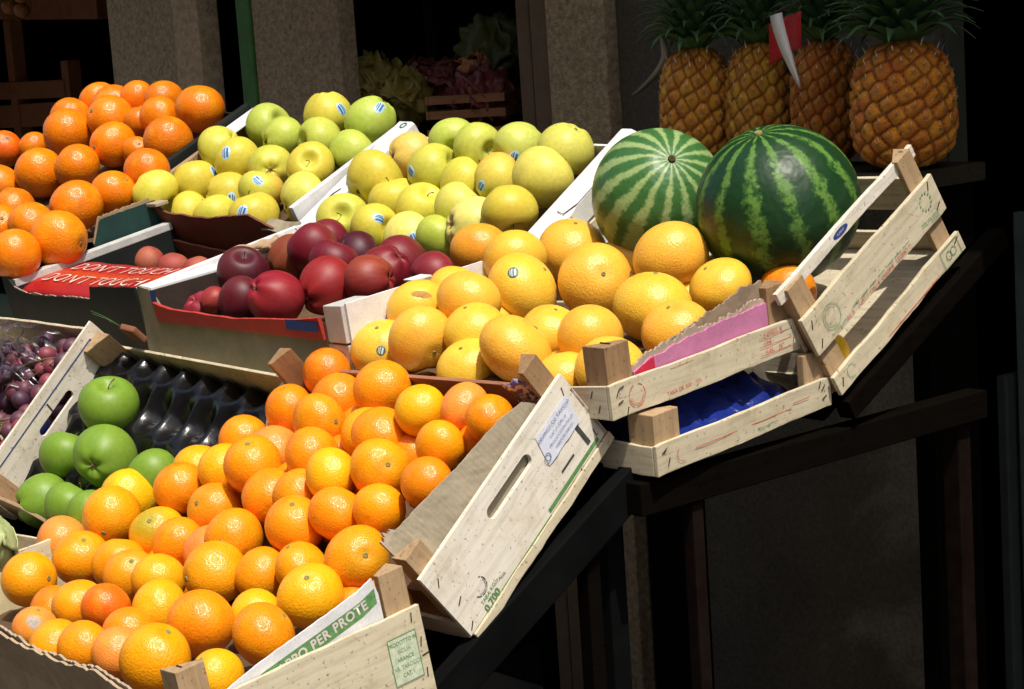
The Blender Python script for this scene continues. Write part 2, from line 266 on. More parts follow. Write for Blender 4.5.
# ------------------------------------------------------------------ mesh helpers
def tag(o, label=None, cat=None, group=None, kind=None):
    if label: o['label'] = label
    if cat: o['category'] = cat
    if group: o['group'] = group
    if kind: o['kind'] = kind
    return o
def empty(name, loc=(0, 0, 0)):
    o = bpy.data.objects.new(name, None); COL.objects.link(o); o.location = loc
    o.empty_display_size = .05
    return o
def link(name, me, mat=None, parent=None):
    o = bpy.data.objects.new(name, me); COL.objects.link(o)
    if mat is not None and not me.materials: me.materials.append(mat)
    if parent is not None: o.parent = parent
    return o
class MB:
    def __init__(s): s.bm = bmesh.new()
    def box(s, x0, x1, y0, y1, z0, z1, bev=0, M=None):
        t = bmesh.new()
        bmesh.ops.create_cube(t, size=1)
        for v in t.verts:
            v.co = Vector((x0 + (v.co.x + .5) * (x1 - x0), y0 + (v.co.y + .5) * (y1 - y0), z0 + (v.co.z + .5) * (z1 - z0)))
        if bev: bmesh.ops.bevel(t, geom=t.edges[:], offset=bev, segments=2, affect='EDGES', profile=.6)
        return s._join(t, M)
    def _join(s, t, M=None):
        if M is not None: bmesh.ops.transform(t, matrix=M, verts=t.verts[:])
        me = bpy.data.meshes.new('t'); t.to_mesh(me); t.free(); s.bm.from_mesh(me); bpy.data.meshes.remove(me); return s
    def prism(s, poly, f, a, b, bev=0):
        """extrude a 2-D outline; f(u, v, w) -> point, w from a to b"""
        t = bmesh.new()
        A = [t.verts.new(f(u, v, a)) for u, v in poly]; B = [t.verts.new(f(u, v, b)) for u, v in poly]
        n = len(poly)
        t.faces.new(A); t.faces.new(B[::-1])
        for i in range(n): t.faces.new((A[i], B[i], B[(i + 1) % n], A[(i + 1) % n]))
        bmesh.ops.recalc_face_normals(t, faces=t.faces[:])
        if bev: bmesh.ops.bevel(t, geom=t.edges[:], offset=bev, segments=2, affect='EDGES', profile=.6)
        return s._join(t)
    def tube(s, pts, rad, seg=8):
        t = bmesh.new(); pts = [Vector(p) for p in pts]; rings = []
        for i, p in enumerate(pts):
            d = (pts[min(i + 1, len(pts) - 1)] - pts[max(i - 1, 0)]).normalized()
            a = d.orthogonal().normalized(); b = d.cross(a)
            if i and rings:
                a = (la - d * la.dot(d)).normalized(); b = d.cross(a)
            la = a
            r = rad[i] if isinstance(rad, (list, tuple)) else rad
            rings.append([t.verts.new(p + (a * math.cos(2 * PI * k / seg) + b * math.sin(2 * PI * k / seg)) * r) for k in range(seg)])
        for r0, r1 in zip(rings, rings[1:]):
            for k in range(seg): t.faces.new((r0[k], r0[(k + 1) % seg], r1[(k + 1) % seg], r1[k]))
        t.faces.new(rings[0][::-1]); t.faces.new(rings[-1])
        bmesh.ops.recalc_face_normals(t, faces=t.faces[:])
        return s._join(t)
    def grid(s, P, thick=0):
        """P[i][j] points; optional thickness along the normals"""
        t = bmesh.new(); V = [[t.verts.new(p) for p in row] for row in P]
        for i in range(len(P) - 1):
            for j in range(len(P[0]) - 1): t.faces.new((V[i][j], V[i + 1][j], V[i + 1][j + 1], V[i][j + 1]))
        if thick:
            t.normal_update()
            bmesh.ops.solidify(t, geom=t.faces[:], thickness=thick)
        bmesh.ops.recalc_face_normals(t, faces=t.faces[:])
        return s._join(t)
    def build(s, name, mat, parent=None, smooth=False):
        me = bpy.data.meshes.new(name); s.bm.to_mesh(me); s.bm.free()
        if smooth:
            for p in me.polygons: p.use_smooth = True
        return link(name, me, mat, parent)
def sheet(name, mat, parent, f, prof, zbot, thick, n=60, jag=0.0, seed=1, lean=None):
    """upright sheet with an uneven top: f(u, n, z) -> point, prof [(u, ztop)]"""
    r = random.Random(seed); us = [p[0] for p in prof]; zs = [p[1] for p in prof]
    b = MB(); t = bmesh.new(); rows = []
    j1 = 0
    for i in range(n + 1):
        u = us[0] + (us[-1] - us[0]) * i / n
        z = float(np.interp(u, us, zs)); j1 = j1 * .55 + r.uniform(-jag, jag); z += j1
        col = []
        for side in (0, 1):
            for k in range(4):
                q = k / 3; zz = zbot + (z - zbot) * q
                ln = lean(u, zz) if lean else 0
                col.append(t.verts.new(f(u, side * thick + ln, zz)))
        rows.append(col)
    for a, c in zip(rows, rows[1:]):
        for k in range(3):
            t.faces.new((a[k], a[k + 1], c[k + 1], c[k])); t.faces.new((a[4 + k], c[4 + k], c[5 + k], a[5 + k]))
        t.faces.new((a[3], a[7], c[7], c[3])); t.faces.new((a[0], c[0], c[4], a[4]))
    for a in (rows[0], rows[-1]):
        for k in range(3): t.faces.new((a[k], a[k + 1], a[5 + k], a[4 + k]))
    bmesh.ops.recalc_face_normals(t, faces=t.faces[:])
    b._join(t)
    return b.build(name, mat, parent)
TXT = {}
def text(s, size, mat, parent, M, name='lettering', wide=1.0, bold=0.0, space=1.0):
    """flat lettering as a mesh: M maps text plane (x right, y up) into the parent's frame"""
    cu = bpy.data.curves.new('txt', 'FONT'); cu.body = s; cu.size = size; cu.align_x = 'CENTER'; cu.align_y = 'CENTER'
    cu.offset = bold; cu.space_character = space; cu.resolution_u = 3
    o = bpy.data.objects.new('txt', cu); COL.objects.link(o)
    dg = bpy.context.evaluated_depsgraph_get(); dg.update()
    me = bpy.data.meshes.new_from_object(o.evaluated_get(dg), depsgraph=dg)
    bpy.data.objects.remove(o); bpy.data.curves.remove(cu)
    me.transform(Matrix.Diagonal((wide, 1, 1, 1))); me.transform(M); me.name = name
    me.materials.clear()
    return link(name, me, mat, parent)
def MX(y, z, x=0.0008, rot=0.0):
    """frame of a right-hand outer side: text runs up-slope along y, letters stand along z"""
    return Matrix.Translation((x, y, z)) @ Matrix(((0, 0, 1, 0), (1, 0, 0, 0), (0, 1, 0, 0), (0, 0, 0, 1))) @ Matrix.Rotation(rot, 4, 'Z')
def MZ(x, y, z, rot=0.0):
    return Matrix.Translation((x, y, z)) @ Matrix.Rotation(rot, 4, 'Z')
def MY(x, z, y, rot=0.0):
    return Matrix.Translation((x, y, z)) @ Matrix(((1, 0, 0, 0), (0, 0, -1, 0), (0, 1, 0, 0), (0, 0, 0, 1))) @ Matrix.Rotation(rot, 4, 'Z')
def arc_mark(r, w, a0, a1, mat, parent, M, name='stamp', seg=26, dash=0):
    bm = bmesh.new(); pv = None
    for i in range(seg + 1):
        a = a0 + (a1 - a0) * i / seg
        v = [bm.verts.new(M @ Vector((math.cos(a) * q, math.sin(a) * q, 0))) for q in (r - w / 2, r + w / 2)]
        if pv and not (dash and i % dash == 0): bm.faces.new((pv[0], pv[1], v[1], v[0]))
        pv = v
    me = bpy.data.meshes.new(name); bm.to_mesh(me); bm.free(); return link(name, me, mat, parent)
def flat_rect(x0, x1, y0, y1, mat, parent, M, name='printed_line'):
    me = bpy.data.meshes.new(name)
    me.from_pydata([tuple(M @ Vector(p)) for p in ((x0, y0, 0), (x1, y0, 0), (x1, y1, 0), (x0, y1, 0))], [], [(0, 1, 2, 3)])
    return link(name, me, mat, parent)

def frame_of(key):
    c = CR[key]
    M = Matrix.Translation(c['o']) @ Matrix.Rotation(math.radians(c['yaw']), 4, 'Z') @ Matrix.Rotation(math.radians(c['tilt']), 4, 'X') @ Matrix.Rotation(math.radians(c['rs']), 4, 'Y') @ Matrix.Diagonal((c['k'], c['k'], c['k'], 1))
    return M, c
def crate_root(key, name, label, cat, group=None):
    M, c = frame_of(key); o = empty(name); o.matrix_world = M; tag(o, label, cat, group); return o, c

# ------------------------------------------------------------------ fruit meshes (unit radius)
def rev_mesh(name, fr, nu=40, nv=26):
    """closed lathe-like mesh: fr(theta from top, phi) -> (radius from axis, z)"""
    vs = []; fs = []
    r, z = fr(0, 0); vs.append((0, 0, z))
    for i in range(1, nv):
        for j in range(nu):
            a = 2 * PI * j / nu; r, z = fr(PI * i / nv, a); vs.append((r * math.cos(a), r * math.sin(a), z))
    r, z = fr(PI, 0); vs.append((0, 0, z)); L = len(vs) - 1
    for j in range(nu): fs.append((0, 1 + j, 1 + (j + 1) % nu))
    for i in range(nv - 2):
        for j in range(nu):
            a = 1 + i * nu + j; b = 1 + i * nu + (j + 1) % nu; fs.append((a, a + nu, b + nu, b))
    for j in range(nu): fs.append((L, 1 + (nv - 2) * nu + (j + 1) % nu, 1 + (nv - 2) * nu + j))
    me = bpy.data.meshes.new(name); me.from_pydata(vs, [], fs)
    for p in me.polygons: p.use_smooth = True
    return me
def citrus_mesh(name, seed, flat, lump, dimple):
    r = random.Random(seed); ph = [r.uniform(0, 6) for _ in range(6)]
    def fr(t, a):
        k = 1 + lump * (math.sin(2 * a + ph[0]) * math.sin(t) ** 2 + .7 * math.sin(3 * a + ph[1]) * math.sin(t) ** 3 + .8 * math.sin(2 * t + ph[2]))
        z = math.cos(t) * flat * k; rr = math.sin(t) * k
        z -= dimple * math.exp(-(t / .22) ** 2)
        z += dimple * .6 * math.exp(-((PI - t) / .16) ** 2)
        return rr, z
    return rev_mesh(name, fr)
def apple_mesh(name, seed, tall, lobe, lump):
    r = random.Random(seed); ph = [r.uniform(0, 6) for _ in range(6)]
    def fr(t, a):
        k = 1 + lump * (math.sin(2 * a + ph[0]) * math.sin(t) ** 2 + .6 * math.sin(3 * a + ph[1]) * math.sin(t))
        low = max(0, (t - 1.2) / 1.9)
        k *= 1 + lobe * math.cos(5 * a + ph[2]) * low ** 1.5
        w = 1 + .06 * math.cos(t) - .05 * low
        rr = math.sin(t) ** .92 * w * k
        z = tall * (math.cos(t) * .93) * k
        z -= .30 * math.exp(-(t / .27) ** 2)
        z += .18 * math.exp(-((PI - t) / .26) ** 2)
        return rr, z
    return rev_mesh(name, fr, 44, 34)
# ------------------------------------------------------------------ world, sun, ground
w = bpy.data.worlds.new('World'); scene.world = w; w.use_nodes = True
nt = w.node_tree
sky = nt.nodes.new('ShaderNodeTexSky'); sky.sky_type = 'NISHITA'; sky.sun_disc = False; sky.dust_density = 4.5; sky.ozone_density = .6
SUN = Vector((.42, -.13, .90)).normalized()
sky.sun_elevation = math.asin(SUN.z); sky.sun_rotation = math.atan2(SUN.x, SUN.y)
bg = nt.nodes['Background']; bg.inputs[1].default_value = SKY_STRENGTH
nt.links.new(sky.outputs[0], bg.inputs[0])
ld = bpy.data.lights.new('sun', 'SUN'); ld.energy = SUN_STRENGTH; ld.angle = math.radians(.5); ld.color = (1, .95, .86)
lo = bpy.data.objects.new('sun', ld); COL.objects.link(lo)
lo.rotation_euler = (-SUN).to_track_quat('-Z', 'Y').to_euler(); lo.location = (3, -2, 8)
scene.view_settings.view_transform = 'Standard'; scene.view_settings.look = 'None'
scene.view_settings.exposure = EXPOSURE; scene.view_settings.gamma = 1
scene.cycles.max_bounces = 6; scene.cycles.diffuse_bounces = 3; scene.cycles.transparent_max_bounces = 8
scene.cycles.use_denoising = True

# materials used all over
M_pop = [mat_wood('poplar_x', (.60, .53, .39), 0), mat_wood('poplar_y', (.60, .53, .39), 1), mat_wood('poplar_z', (.60, .53, .39), 2)]
M_popw = mat_wood('poplar_white', (.75, .70, .60), 1, .32, .8)
M_popb = mat_wood('poplar_buff', (.61, .54, .385), 1, .34, .9)
M_post = mat_wood('post_wood', (.31, .19, .10), 2, .3, 1.2)
M_postl = mat_wood('post_wood_light', (.42, .29, .165), 2, .3, 1.1)
M_redwood = mat_wood('reddish_board', (.36, .16, .09), 0, .3, 1)
M_kraft = mat_card('kraft', (.36, .25, .15), None)
M_kraftg = mat_card('kraft_grey', (.34, .29, .205), 1, .9, .9, .008)
M_kraftb = mat_card('kraft_brown', (.30, .22, .15), None, .9, .8)
M_torn = mat_card('torn_kraft', (.42, .32, .21), 0, .9, .8, .007)
M_fluff = mat_card('torn_paper', (.40, .32, .24), None, .95, .8)
M_cream = mat_card('cream_card', (.62, .55, .33), None)
M_white = mat_card('white_card', (.72, .72, .73), None, .7, .15)
M_whiteg = mat_card('grey_white_card', (.52, .52, .50), None, .75, .15)
M_olive = mat_card('olive_card', (.25, .23, .15), None, .75, .15)
M_brownred = mat_card('brown_red_card', (.17, .06, .035), None, .8, .3)
M_redcard = mat_card('red_card', (.45, .05, .04), None, .6, .2)
M_dgreen = mat_card('dark_green_card', (.018, .05, .045), None, .55, .2)
M_black = mat_card('black_card', (.012, .016, .015), None, .6, .2)
M_blackpl = mat_plain('black_plastic', (.006, .006, .0065), .22, .35, 40, .3, .003)
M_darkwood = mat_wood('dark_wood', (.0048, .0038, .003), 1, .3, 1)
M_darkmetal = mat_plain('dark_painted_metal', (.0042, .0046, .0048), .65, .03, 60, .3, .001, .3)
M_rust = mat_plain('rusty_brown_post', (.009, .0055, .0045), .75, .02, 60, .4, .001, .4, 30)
M_staple = mat_plain('rusty_staple', (.05, .035, .025), .5, .5, metal=.3)
I_green = mat_plain('green_ink', (.11, .25, .09), .8, .1, var=.3, vscale=160)
I_dgreen = mat_plain('faded_green_ink', (.22, .36, .22), .8, .1, var=.4, vscale=200)
I_red = mat_plain('red_ink', (.60, .13, .09), .8, .1, var=.3, vscale=200)
I_black = mat_plain('black_ink', (.06, .06, .055), .8, .1, var=.4, vscale=160)
I_blue = mat_plain('blue_ink', (.03, .06, .22), .7, .2, var=.2)
I_grey = mat_plain('grey_blue_ink', (.22, .25, .38), .8, .1, var=.3, vscale=250)
I_white = mat_plain('white_ink', (.60, .54, .50), .6, .2, var=.1)
M_paper = mat_plain('label_paper', (.66, .69, .78), .7, .2, 80, .1, .001, .05)
M_stem = mat_plain('fruit_stem', (.16, .11, .05), .8, .2, 0, var=.3)
M_scar = mat_plain('stem_scar', (.22, .20, .07), .8, .2, 0, var=.4, vscale=6)

g = MB(); g.box(-60, 60, -60, 60, -.2, 0)
tag(g.build('ground', mat_plain('pavement', (.10, .095, .09), .85, .2, 40, .3, .004, .25, 3)), kind='structure')

# ------------------------------------------------------------------ fruit placing
def UK(x, y, z, k=KU): return (x * k, y * k, 1.62 + (z - 1.62) * k)
def basis(loc):
    t = (CAMP - Vector(loc)).normalized(); r = (RT - t * RT.dot(t)).normalized(); u = t.cross(r); return r, u, t
def vdir(loc, dx, dy):
    r, u, t = basis(loc); return (r * dx + u * dy + t * math.sqrt(max(0.02, 1 - dx * dx - dy * dy))).normalized()
BV = {}
def surf(me, d):
    if me.name not in BV:
        BV[me.name] = BVHTree.FromPolygons([v.co[:] for v in me.vertices], [p.vertices[:] for p in me.polygons])
    h = BV[me.name].ray_cast(Vector(d) * 3, -Vector(d)); return h[0], h[1]
def patch(o, wdir, ru, rv, mat, name, spin=0, lift=.012, print_mat=None):
    """a thin oval glued on the fruit's skin where the direction wdir meets it"""
    me = o.data; L = (o.matrix_world.to_3x3().inverted() @ wdir).normalized()
    a = L.orthogonal().normalized(); b = L.cross(a); a, b = a * math.cos(spin) + b * math.sin(spin), b * math.cos(spin) - a * math.sin(spin)
    def pt(u, v, lf):
        p, n = surf(me, (L + a * u + b * v).normalized())
        return p + n * lf
    vs = []; fs = []; rings = 4; seg = 20
    vs.append(pt(0, 0, lift))
    for i in range(1, rings + 1):
        for k in range(seg):
            q = 2 * PI * k / seg; vs.append(pt(ru * i / rings * math.cos(q), rv * i / rings * math.sin(q), lift if i < rings else 0.001))
    for k in range(seg): fs.append((0, 1 + k, 1 + (k + 1) % seg))
    for i in range(rings - 1):
        for k in range(seg):
            p = 1 + i * seg + k; q = 1 + i * seg + (k + 1) % seg; fs.append((p, p + seg, q + seg, q))
    m = bpy.data.meshes.new(name); m.from_pydata([tuple(x) for x in vs], [], fs)
    for p in m.polygons: p.use_smooth = True
    s = link(name, m, mat, o)
    if print_mat:
        for y0, y1, xw in ((.15, .52, .62), (-.30, -.10, .7), (-.6, -.45, .5)):
            vs = [tuple(pt(ru * xx, rv * yy, lift + .006)) for yy in (y0, y1) for xx in np.linspace(-xw, xw, 6)]
            m2 = bpy.data.meshes.new('sticker_print'); m2.from_pydata(vs, [], [(i, i + 1, i + 7, i + 6) for i in range(5)])
            link('sticker_print', m2, print_mat, s)
    return s
def put(me, mat, loc, r, color, name, label, cat, group, axis=None, sq=1.0):
    o = link(name, me, mat)
    if axis is None:
        axis = Vector((rnd.gauss(0, 1), rnd.gauss(0, 1), rnd.gauss(0, 1)))
    q = Vector((0, 0, 1)).rotation_difference(Vector(axis).normalized()) @ Quaternion((0, 0, 1), rnd.uniform(0, 6.28))
    o.matrix_world = Matrix.Translation(loc) @ q.to_matrix().to_4x4() @ Matrix.Diagonal((r * rnd.uniform(.965, 1.035), r * rnd.uniform(.965, 1.035), r * rnd.uniform(.965, 1.035), 1))
    o.color = color; tag(o, label, cat, group)
    return o
M_orange = mat_citrus('orange_peel', pore=250)
M_grape = mat_citrus('grapefruit_peel', pore=330, rough=.32, bst=.13)
OM = [citrus_mesh('orange', 1, .97, .026, .07), citrus_mesh('orange', 2, 1.03, .03, .08), citrus_mesh('orange', 3, .93, .022, .05), citrus_mesh('orange', 4, 1.0, .034, .07), citrus_mesh('orange', 5, 1.06, .02, .04)]
GM = [citrus_mesh('grapefruit', 11, .88, .015, .05), citrus_mesh('grapefruit', 12, .84, .02, .06), citrus_mesh('grapefruit', 13, .92, .02, .04)]
def scar_mesh(me, name, r):
    zt = max(v.co.z for v in me.vertices if abs(v.co.x) < .02 and abs(v.co.y) < .02)
    b = MB(); pts = []
    for i in range(4):
        pts.append([Vector((math.cos(2 * PI * k / 10) * r * (1, .95, .55, .12)[i], math.sin(2 * PI * k / 10) * r * (1, .95, .55, .12)[i], zt + (-.01, .028, .034, .010)[i])) for k in range(11)])
    b.grid(pts); t = b.bm; m = bpy.data.meshes.new(name); t.to_mesh(m); t.free()
    for p in m.polygons: p.use_smooth = True
    m.materials.append(M_scar); return m
OSC = [scar_mesh(m, 'stem_scar', .09) for m in OM]; GSC = [scar_mesh(m, 'stem_scar', .06) for m in GM]
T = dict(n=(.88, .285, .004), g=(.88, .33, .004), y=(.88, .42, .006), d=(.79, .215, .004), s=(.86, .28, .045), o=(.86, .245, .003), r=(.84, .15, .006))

OL = [  # tint, green, axis in view, label
('s', 0, None, 'pinkish orange half hidden behind the big smooth orange, upper left of the front wooden crate'),
('g', 0, (.05, .7), 'big smooth golden orange riding on top at the left end of the front crate'),
('g', 0, None, 'leftmost whole orange of the lower heap, beside the torn cardboard corner'),
('g', .2, (-.27, -.58), 'orange with a pale stem button low on its side, just below the green apples'),
('y', 0, None, 'yellowish orange squeezed in right under the lone half hidden green apple'),
('y', .9, (-.3, .45), 'green tinged orange with its stem scar facing up, left half of the lower heap'),
('n', 0, None, 'dull orange leaning on the right side of the green tinged one'),
('n', 0, None, 'round orange directly right of the lone half hidden green apple'),
('n', 0, None, 'plump orange right of the green tinged one and above the flattened salmon one'),
('y', 0, None, 'yellow orange peeping out under the black tray, in line with the green apples'),
('y', .3, None, 'partly hidden yellow orange left of the big one below the left wooden divider'),
('n', 0, None, 'big bright orange on top, left of centre where both lower crates meet'),
('n', 0, None, 'orange lying against the black tray beside the left wooden divider'),
('s', 0, None, 'salmon orange wedged deep between three others right of the black tray'),
('o', 0, None, 'orange leaning on the pale left divider of the rear lower crate'),
('g', .15, (.62, 0), 'oval orange with dark stem mark on its right, upper left of the rear lower crate'),
('n', 0, None, 'large orange in front of the oval one with the dark stem mark'),
('d', 0, None, 'deep orange topmost at the back left post of the rear lower crate'),
('d', 0, None, 'deep orange tucked under the topmost one by the back left post'),
('n', 0, None, 'big orange against the reddish back board, second from the left post'),
('y', .3, None, 'greenish gold orange third along the reddish back board'),
('s', 0, None, 'salmon pink orange fourth along the reddish back board'),
('o', 0, None, 'orange in the back right corner beside the grey cardboard sheet and the tissue'),
('y', 0, None, 'gold orange overlapped by a broad one in the middle of the rear lower crate'),
('o', 0, None, 'broad orange in the middle of the rear lower crate covering a gold one'),
('g', 0, None, 'orange with a pale scuffed top beside the grey cardboard, below the salmon pink one'),
('g', .1, (.3, .15), 'oval yellowish orange below the broad one, centre right of the heap'),
('y', .15, None, 'yellow orange left of the oval yellowish one at the centre of the heap'),
('n', 0, None, 'orange right beside the grey cardboard edge, nearest to the middle of its slope'),
('o', 0, None, 'smooth deep coloured orange at the very centre of the lower heap'),
('o', 0, None, 'mostly hidden orange sunk behind the smooth one at the centre of the heap'),
('n', 0, None, 'half covered orange above and left of the highest orange by the right posts'),
('g', 0, None, 'orange against the lower end of the grey cardboard, above the right posts'),
('n', 0, (-.1, .72), 'big orange with a dark dot on its top, right of centre in the lower heap'),
('g', 0, None, 'very large orange standing highest by the two right corner posts'),
('g', 0, None, 'orange mostly covered by a very big one just left of the right corner posts'),
('y', 0, (-.15, .6), 'very big yellow orange resting on the edge of the white printed cardboard'),
('n', .1, None, 'shaded orange with a small dark spot left of the yellow one on the printed cardboard'),
('n', 0, None, 'bright orange left of the one with a dark dot on top'),
('s', 0, None, 'flattened salmon orange behind the large yellowish one at mid heap'),
('g', .25, None, 'large yellowish pear shaped orange in the middle of the front crate'),
('y', .2, None, 'orange with a yellow flat top behind two big ones, left middle of the front crate'),
('y', 0, None, 'yellowish orange left of the largest dull one in the front crate'),
('n', .1, None, 'large dull orange in the front crate, second one above the front left post'),
('g', 0, None, 'largest orange at the very front, left of the front corner post'),
('y', .3, (-.6, .6), 'small bright yellow orange nestled right behind the front corner post'),
('o', 0, None, 'glossy orange sitting just left of the upright white printed cardboard'),
('y', 0, None, 'yellow orange overlapped from below by the glossy one near the printed cardboard'),
('n', .5, (0, .55), 'orange with black dot on a green cap, left of the flat topped yellow one'),
('g', 0, None, 'small orange peeking out above the one with the green cap'),
('g', .1, None, 'gold orange half behind a small red-orange one near the left front'),
('r', 0, None, 'small deep red-orange fruit among paler ones near the left front'),
('s', 0, None, 'orange with a grey mouldy patch by the torn front cardboard'),
('g', 0, None, 'orange half sunk behind the torn cardboard, right of the mouldy one'),
('g', 0, None, 'bright orange at the torn front edge, second left of the largest front one'),
('s', .1, None, 'rough pinkish orange at the torn front edge touching the largest front one'),
('n', 0, None, 'sliver of a buried orange under the small red-orange fruit'),
('d', 0, None, 'buried orange seen as a dark sliver below the leftmost whole one'),
('d', 0, None, 'orange glimpsed behind the printed cardboard beside the right front post'),
]
GR_O = 'oranges heaped in the two lower right crates'
olow = []
for i, ((x, y, z, r), (t, gr, ax, lab)) in enumerate(zip(FR['orange_low'], OL)):
    k = (i * 7 + 3) % 5
    c = T[t]; j = rnd.uniform(.93, 1.05)
    o = put(OM[k], M_orange, (x, y, z), r, (min(1, c[0] * j), c[1] * rnd.uniform(.9, 1.1) * j, c[2], 1 - max(gr, rnd.choice((0, 0, .15, .3)))), 'orange', lab, 'orange', GR_O, vdir((x, y, z), *ax) if ax else None)
    olow.append(o)
    link('stem_scar', OSC[k], None, o)
M_mould = mat_plain('grey_mould', (.42, .36, .30), .95, .1, 60, .3, .01, .25, 8)
patch(olow[52], vdir(olow[52].location, -.05, .25), .42, .30, M_mould, 'mould_patch', .5, .006)

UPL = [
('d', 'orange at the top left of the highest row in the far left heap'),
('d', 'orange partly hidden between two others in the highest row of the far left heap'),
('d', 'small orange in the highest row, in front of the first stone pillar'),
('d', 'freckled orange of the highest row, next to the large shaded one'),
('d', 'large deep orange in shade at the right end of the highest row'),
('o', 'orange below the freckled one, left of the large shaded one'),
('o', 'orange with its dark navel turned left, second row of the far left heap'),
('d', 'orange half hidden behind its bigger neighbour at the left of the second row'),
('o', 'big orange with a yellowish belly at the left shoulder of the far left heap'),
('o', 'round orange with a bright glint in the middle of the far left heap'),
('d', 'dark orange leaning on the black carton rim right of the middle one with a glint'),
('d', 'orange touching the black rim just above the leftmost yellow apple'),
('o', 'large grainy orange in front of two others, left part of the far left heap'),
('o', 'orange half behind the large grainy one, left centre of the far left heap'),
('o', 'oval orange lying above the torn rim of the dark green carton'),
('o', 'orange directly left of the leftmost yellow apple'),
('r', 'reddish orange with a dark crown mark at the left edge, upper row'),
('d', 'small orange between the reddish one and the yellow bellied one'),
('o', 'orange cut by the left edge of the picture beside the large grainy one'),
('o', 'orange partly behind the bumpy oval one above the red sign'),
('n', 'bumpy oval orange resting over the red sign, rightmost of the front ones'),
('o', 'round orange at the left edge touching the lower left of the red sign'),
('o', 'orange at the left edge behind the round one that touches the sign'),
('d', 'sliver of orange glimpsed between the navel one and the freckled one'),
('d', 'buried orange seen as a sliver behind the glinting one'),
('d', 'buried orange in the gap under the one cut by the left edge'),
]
GR_U = 'oranges heaped at the far left of the stall'
for i, ((x, y, z, r), (t, lab)) in enumerate(zip(FR['orange_up'], UPL)):
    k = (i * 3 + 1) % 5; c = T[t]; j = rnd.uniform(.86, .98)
    ax = {6: (-.8, .35), 16: (.2, .6), 20: (.8, -.2)}.get(i)
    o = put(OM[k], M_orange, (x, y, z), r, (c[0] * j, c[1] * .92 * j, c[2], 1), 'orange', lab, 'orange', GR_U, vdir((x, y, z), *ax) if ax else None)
    link('stem_scar', OSC[k], None, o)

GFL = [
('scarred grapefruit with a brown scratch on top, leftmost above the white corner', 'y'),
('broad grapefruit with a dimple low on its right, front left of the grapefruits', 'g'),
('grapefruit with a round sticker half hidden at the left end by the white carton', 'y'),
('grapefruit between the scratched one and the big one with the round sticker', 'g'),
('grapefruit just showing behind the second one from the left', 'y'),
('orange coloured grapefruit at the back left, touching the yellow apples', 'o'),
('grapefruit below the white carton wall, between the orange coloured one and the next', 'y'),
('big grapefruit with a round dark sticker on its upper left', 'y'),
('grapefruit at the back in front of the white carton wall and the striped melon', 'g'),
('big grapefruit with pale pitted skin at the centre top of the pile', 'g'),
('grapefruit half hidden under the pale striped watermelon', 'g'),
('big grapefruit in the back row below the gap between the watermelons', 'g'),
('grapefruit mostly hidden behind another at the right end under the dark melon', 'y'),
('grapefruit at the right end by the torn cardboard and the crate post', 'y'),
('large shining yellow grapefruit right of the centre', 'y'),
('grapefruit sunk behind the torn pink edged cardboard', 'g'),
('grapefruit peeking out behind the front post of the small crate', 'y'),
('flattish dull grapefruit left of the front crate post', 'g'),
('half covered grapefruit between the flattish one and the front big one', 'y'),
('big grapefruit at the front above the tilted corner post of the orange crate', 'g'),
('smooth yellow grapefruit below the one with the round sticker', 'y'),
('yellow grapefruit low at the front, right of the broad dimpled one', 'y'),
('small part of a grapefruit showing between the two corner posts', 'y'),
]
GT = dict(y=(.84, .51, .050), g=(.83, .45, .050), o=(.82, .33, .03))
gfr = []
for i, ((x, y, z, r), (lab, t)) in enumerate(zip(FR['grapefruit'], GFL)):
    k = i % 3; c = GT[t]
    ax = {1: (.45, -.45), 9: (.24, .23)}.get(i, None)
    loc = (x, y, z)
    if ax is None: axv = Vector((rnd.gauss(0, .5), rnd.gauss(0, .5), 1))
    else: axv = vdir(loc, *ax)
    o = put(GM[k], M_grape, loc, r * 1.02, (*[q * rnd.uniform(.95, 1.04) for q in c], 1), 'grapefruit', lab, 'grapefruit', 'grapefruits piled in the upper wooden crate', axv)
    gfr.append(o); link('stem_scar', GSC[k], None, o)
M_stk = mat_plain('dark_sticker', (.05, .13, .12), .4, .4, 0, var=.3, vscale=8)
M_stkw = mat_plain('sticker_pale_print', (.55, .62, .6), .4, .4)
for i, d in ((7, (-.27, .42)), (2, (-.1, -.05))):
    patch(gfr[i], vdir(gfr[i].location, *d), .17, .15, M_stk, 'sticker', .4, .012, M_stkw)
b = gfr[0]; patch(b, vdir(b.location, .1, .45), .35, .12, mat_plain('brown_scratch', (.40, .22, .06), .8, .1, 0, var=.4, vscale=12), 'scratch_mark', .2, .004)

# fruit buried under the top layer, seen only as slivers through the gaps
def bury(key, n, meshes, mat, cols, name, cat, group, label, alpha=1):
    L = [(Vector(p[:3]), p[3]) for p in FR[key]]; made = []
    cand = []
    for a in range(len(L)):
        for b_ in range(a + 1, len(L)):
            if (L[a][0] - L[b_][0]).length > (L[a][1] + L[b_][1]) * 1.35: continue
            for c_ in range(b_ + 1, len(L)):
                if (L[a][0] - L[c_][0]).length > (L[a][1] + L[c_][1]) * 1.35 or (L[b_][0] - L[c_][0]).length > (L[b_][1] + L[c_][1]) * 1.35: continue
                m = (L[a][0] + L[b_][0] + L[c_][0]) / 3; r = (L[a][1] + L[b_][1] + L[c_][1]) / 3 * .92
                nn = (L[b_][0] - L[a][0]).cross(L[c_][0] - L[a][0]).normalized(); nn = nn if nn.z > 0 else -nn
                cand.append((m - nn * r * 1.15, r))
    rnd.shuffle(cand)
    for p, r in cand:
        if len(made) >= n: break
        if all((p - q).length > (r + s) * .70 for q, s in L) and all((p - q).length > (r + s) * .8 for q, s in made):
            made.append((p, r)); k = rnd.randrange(len(meshes))
            put(meshes[k], mat, p, r, (*rnd.choice(cols), alpha), name, label, cat, group)
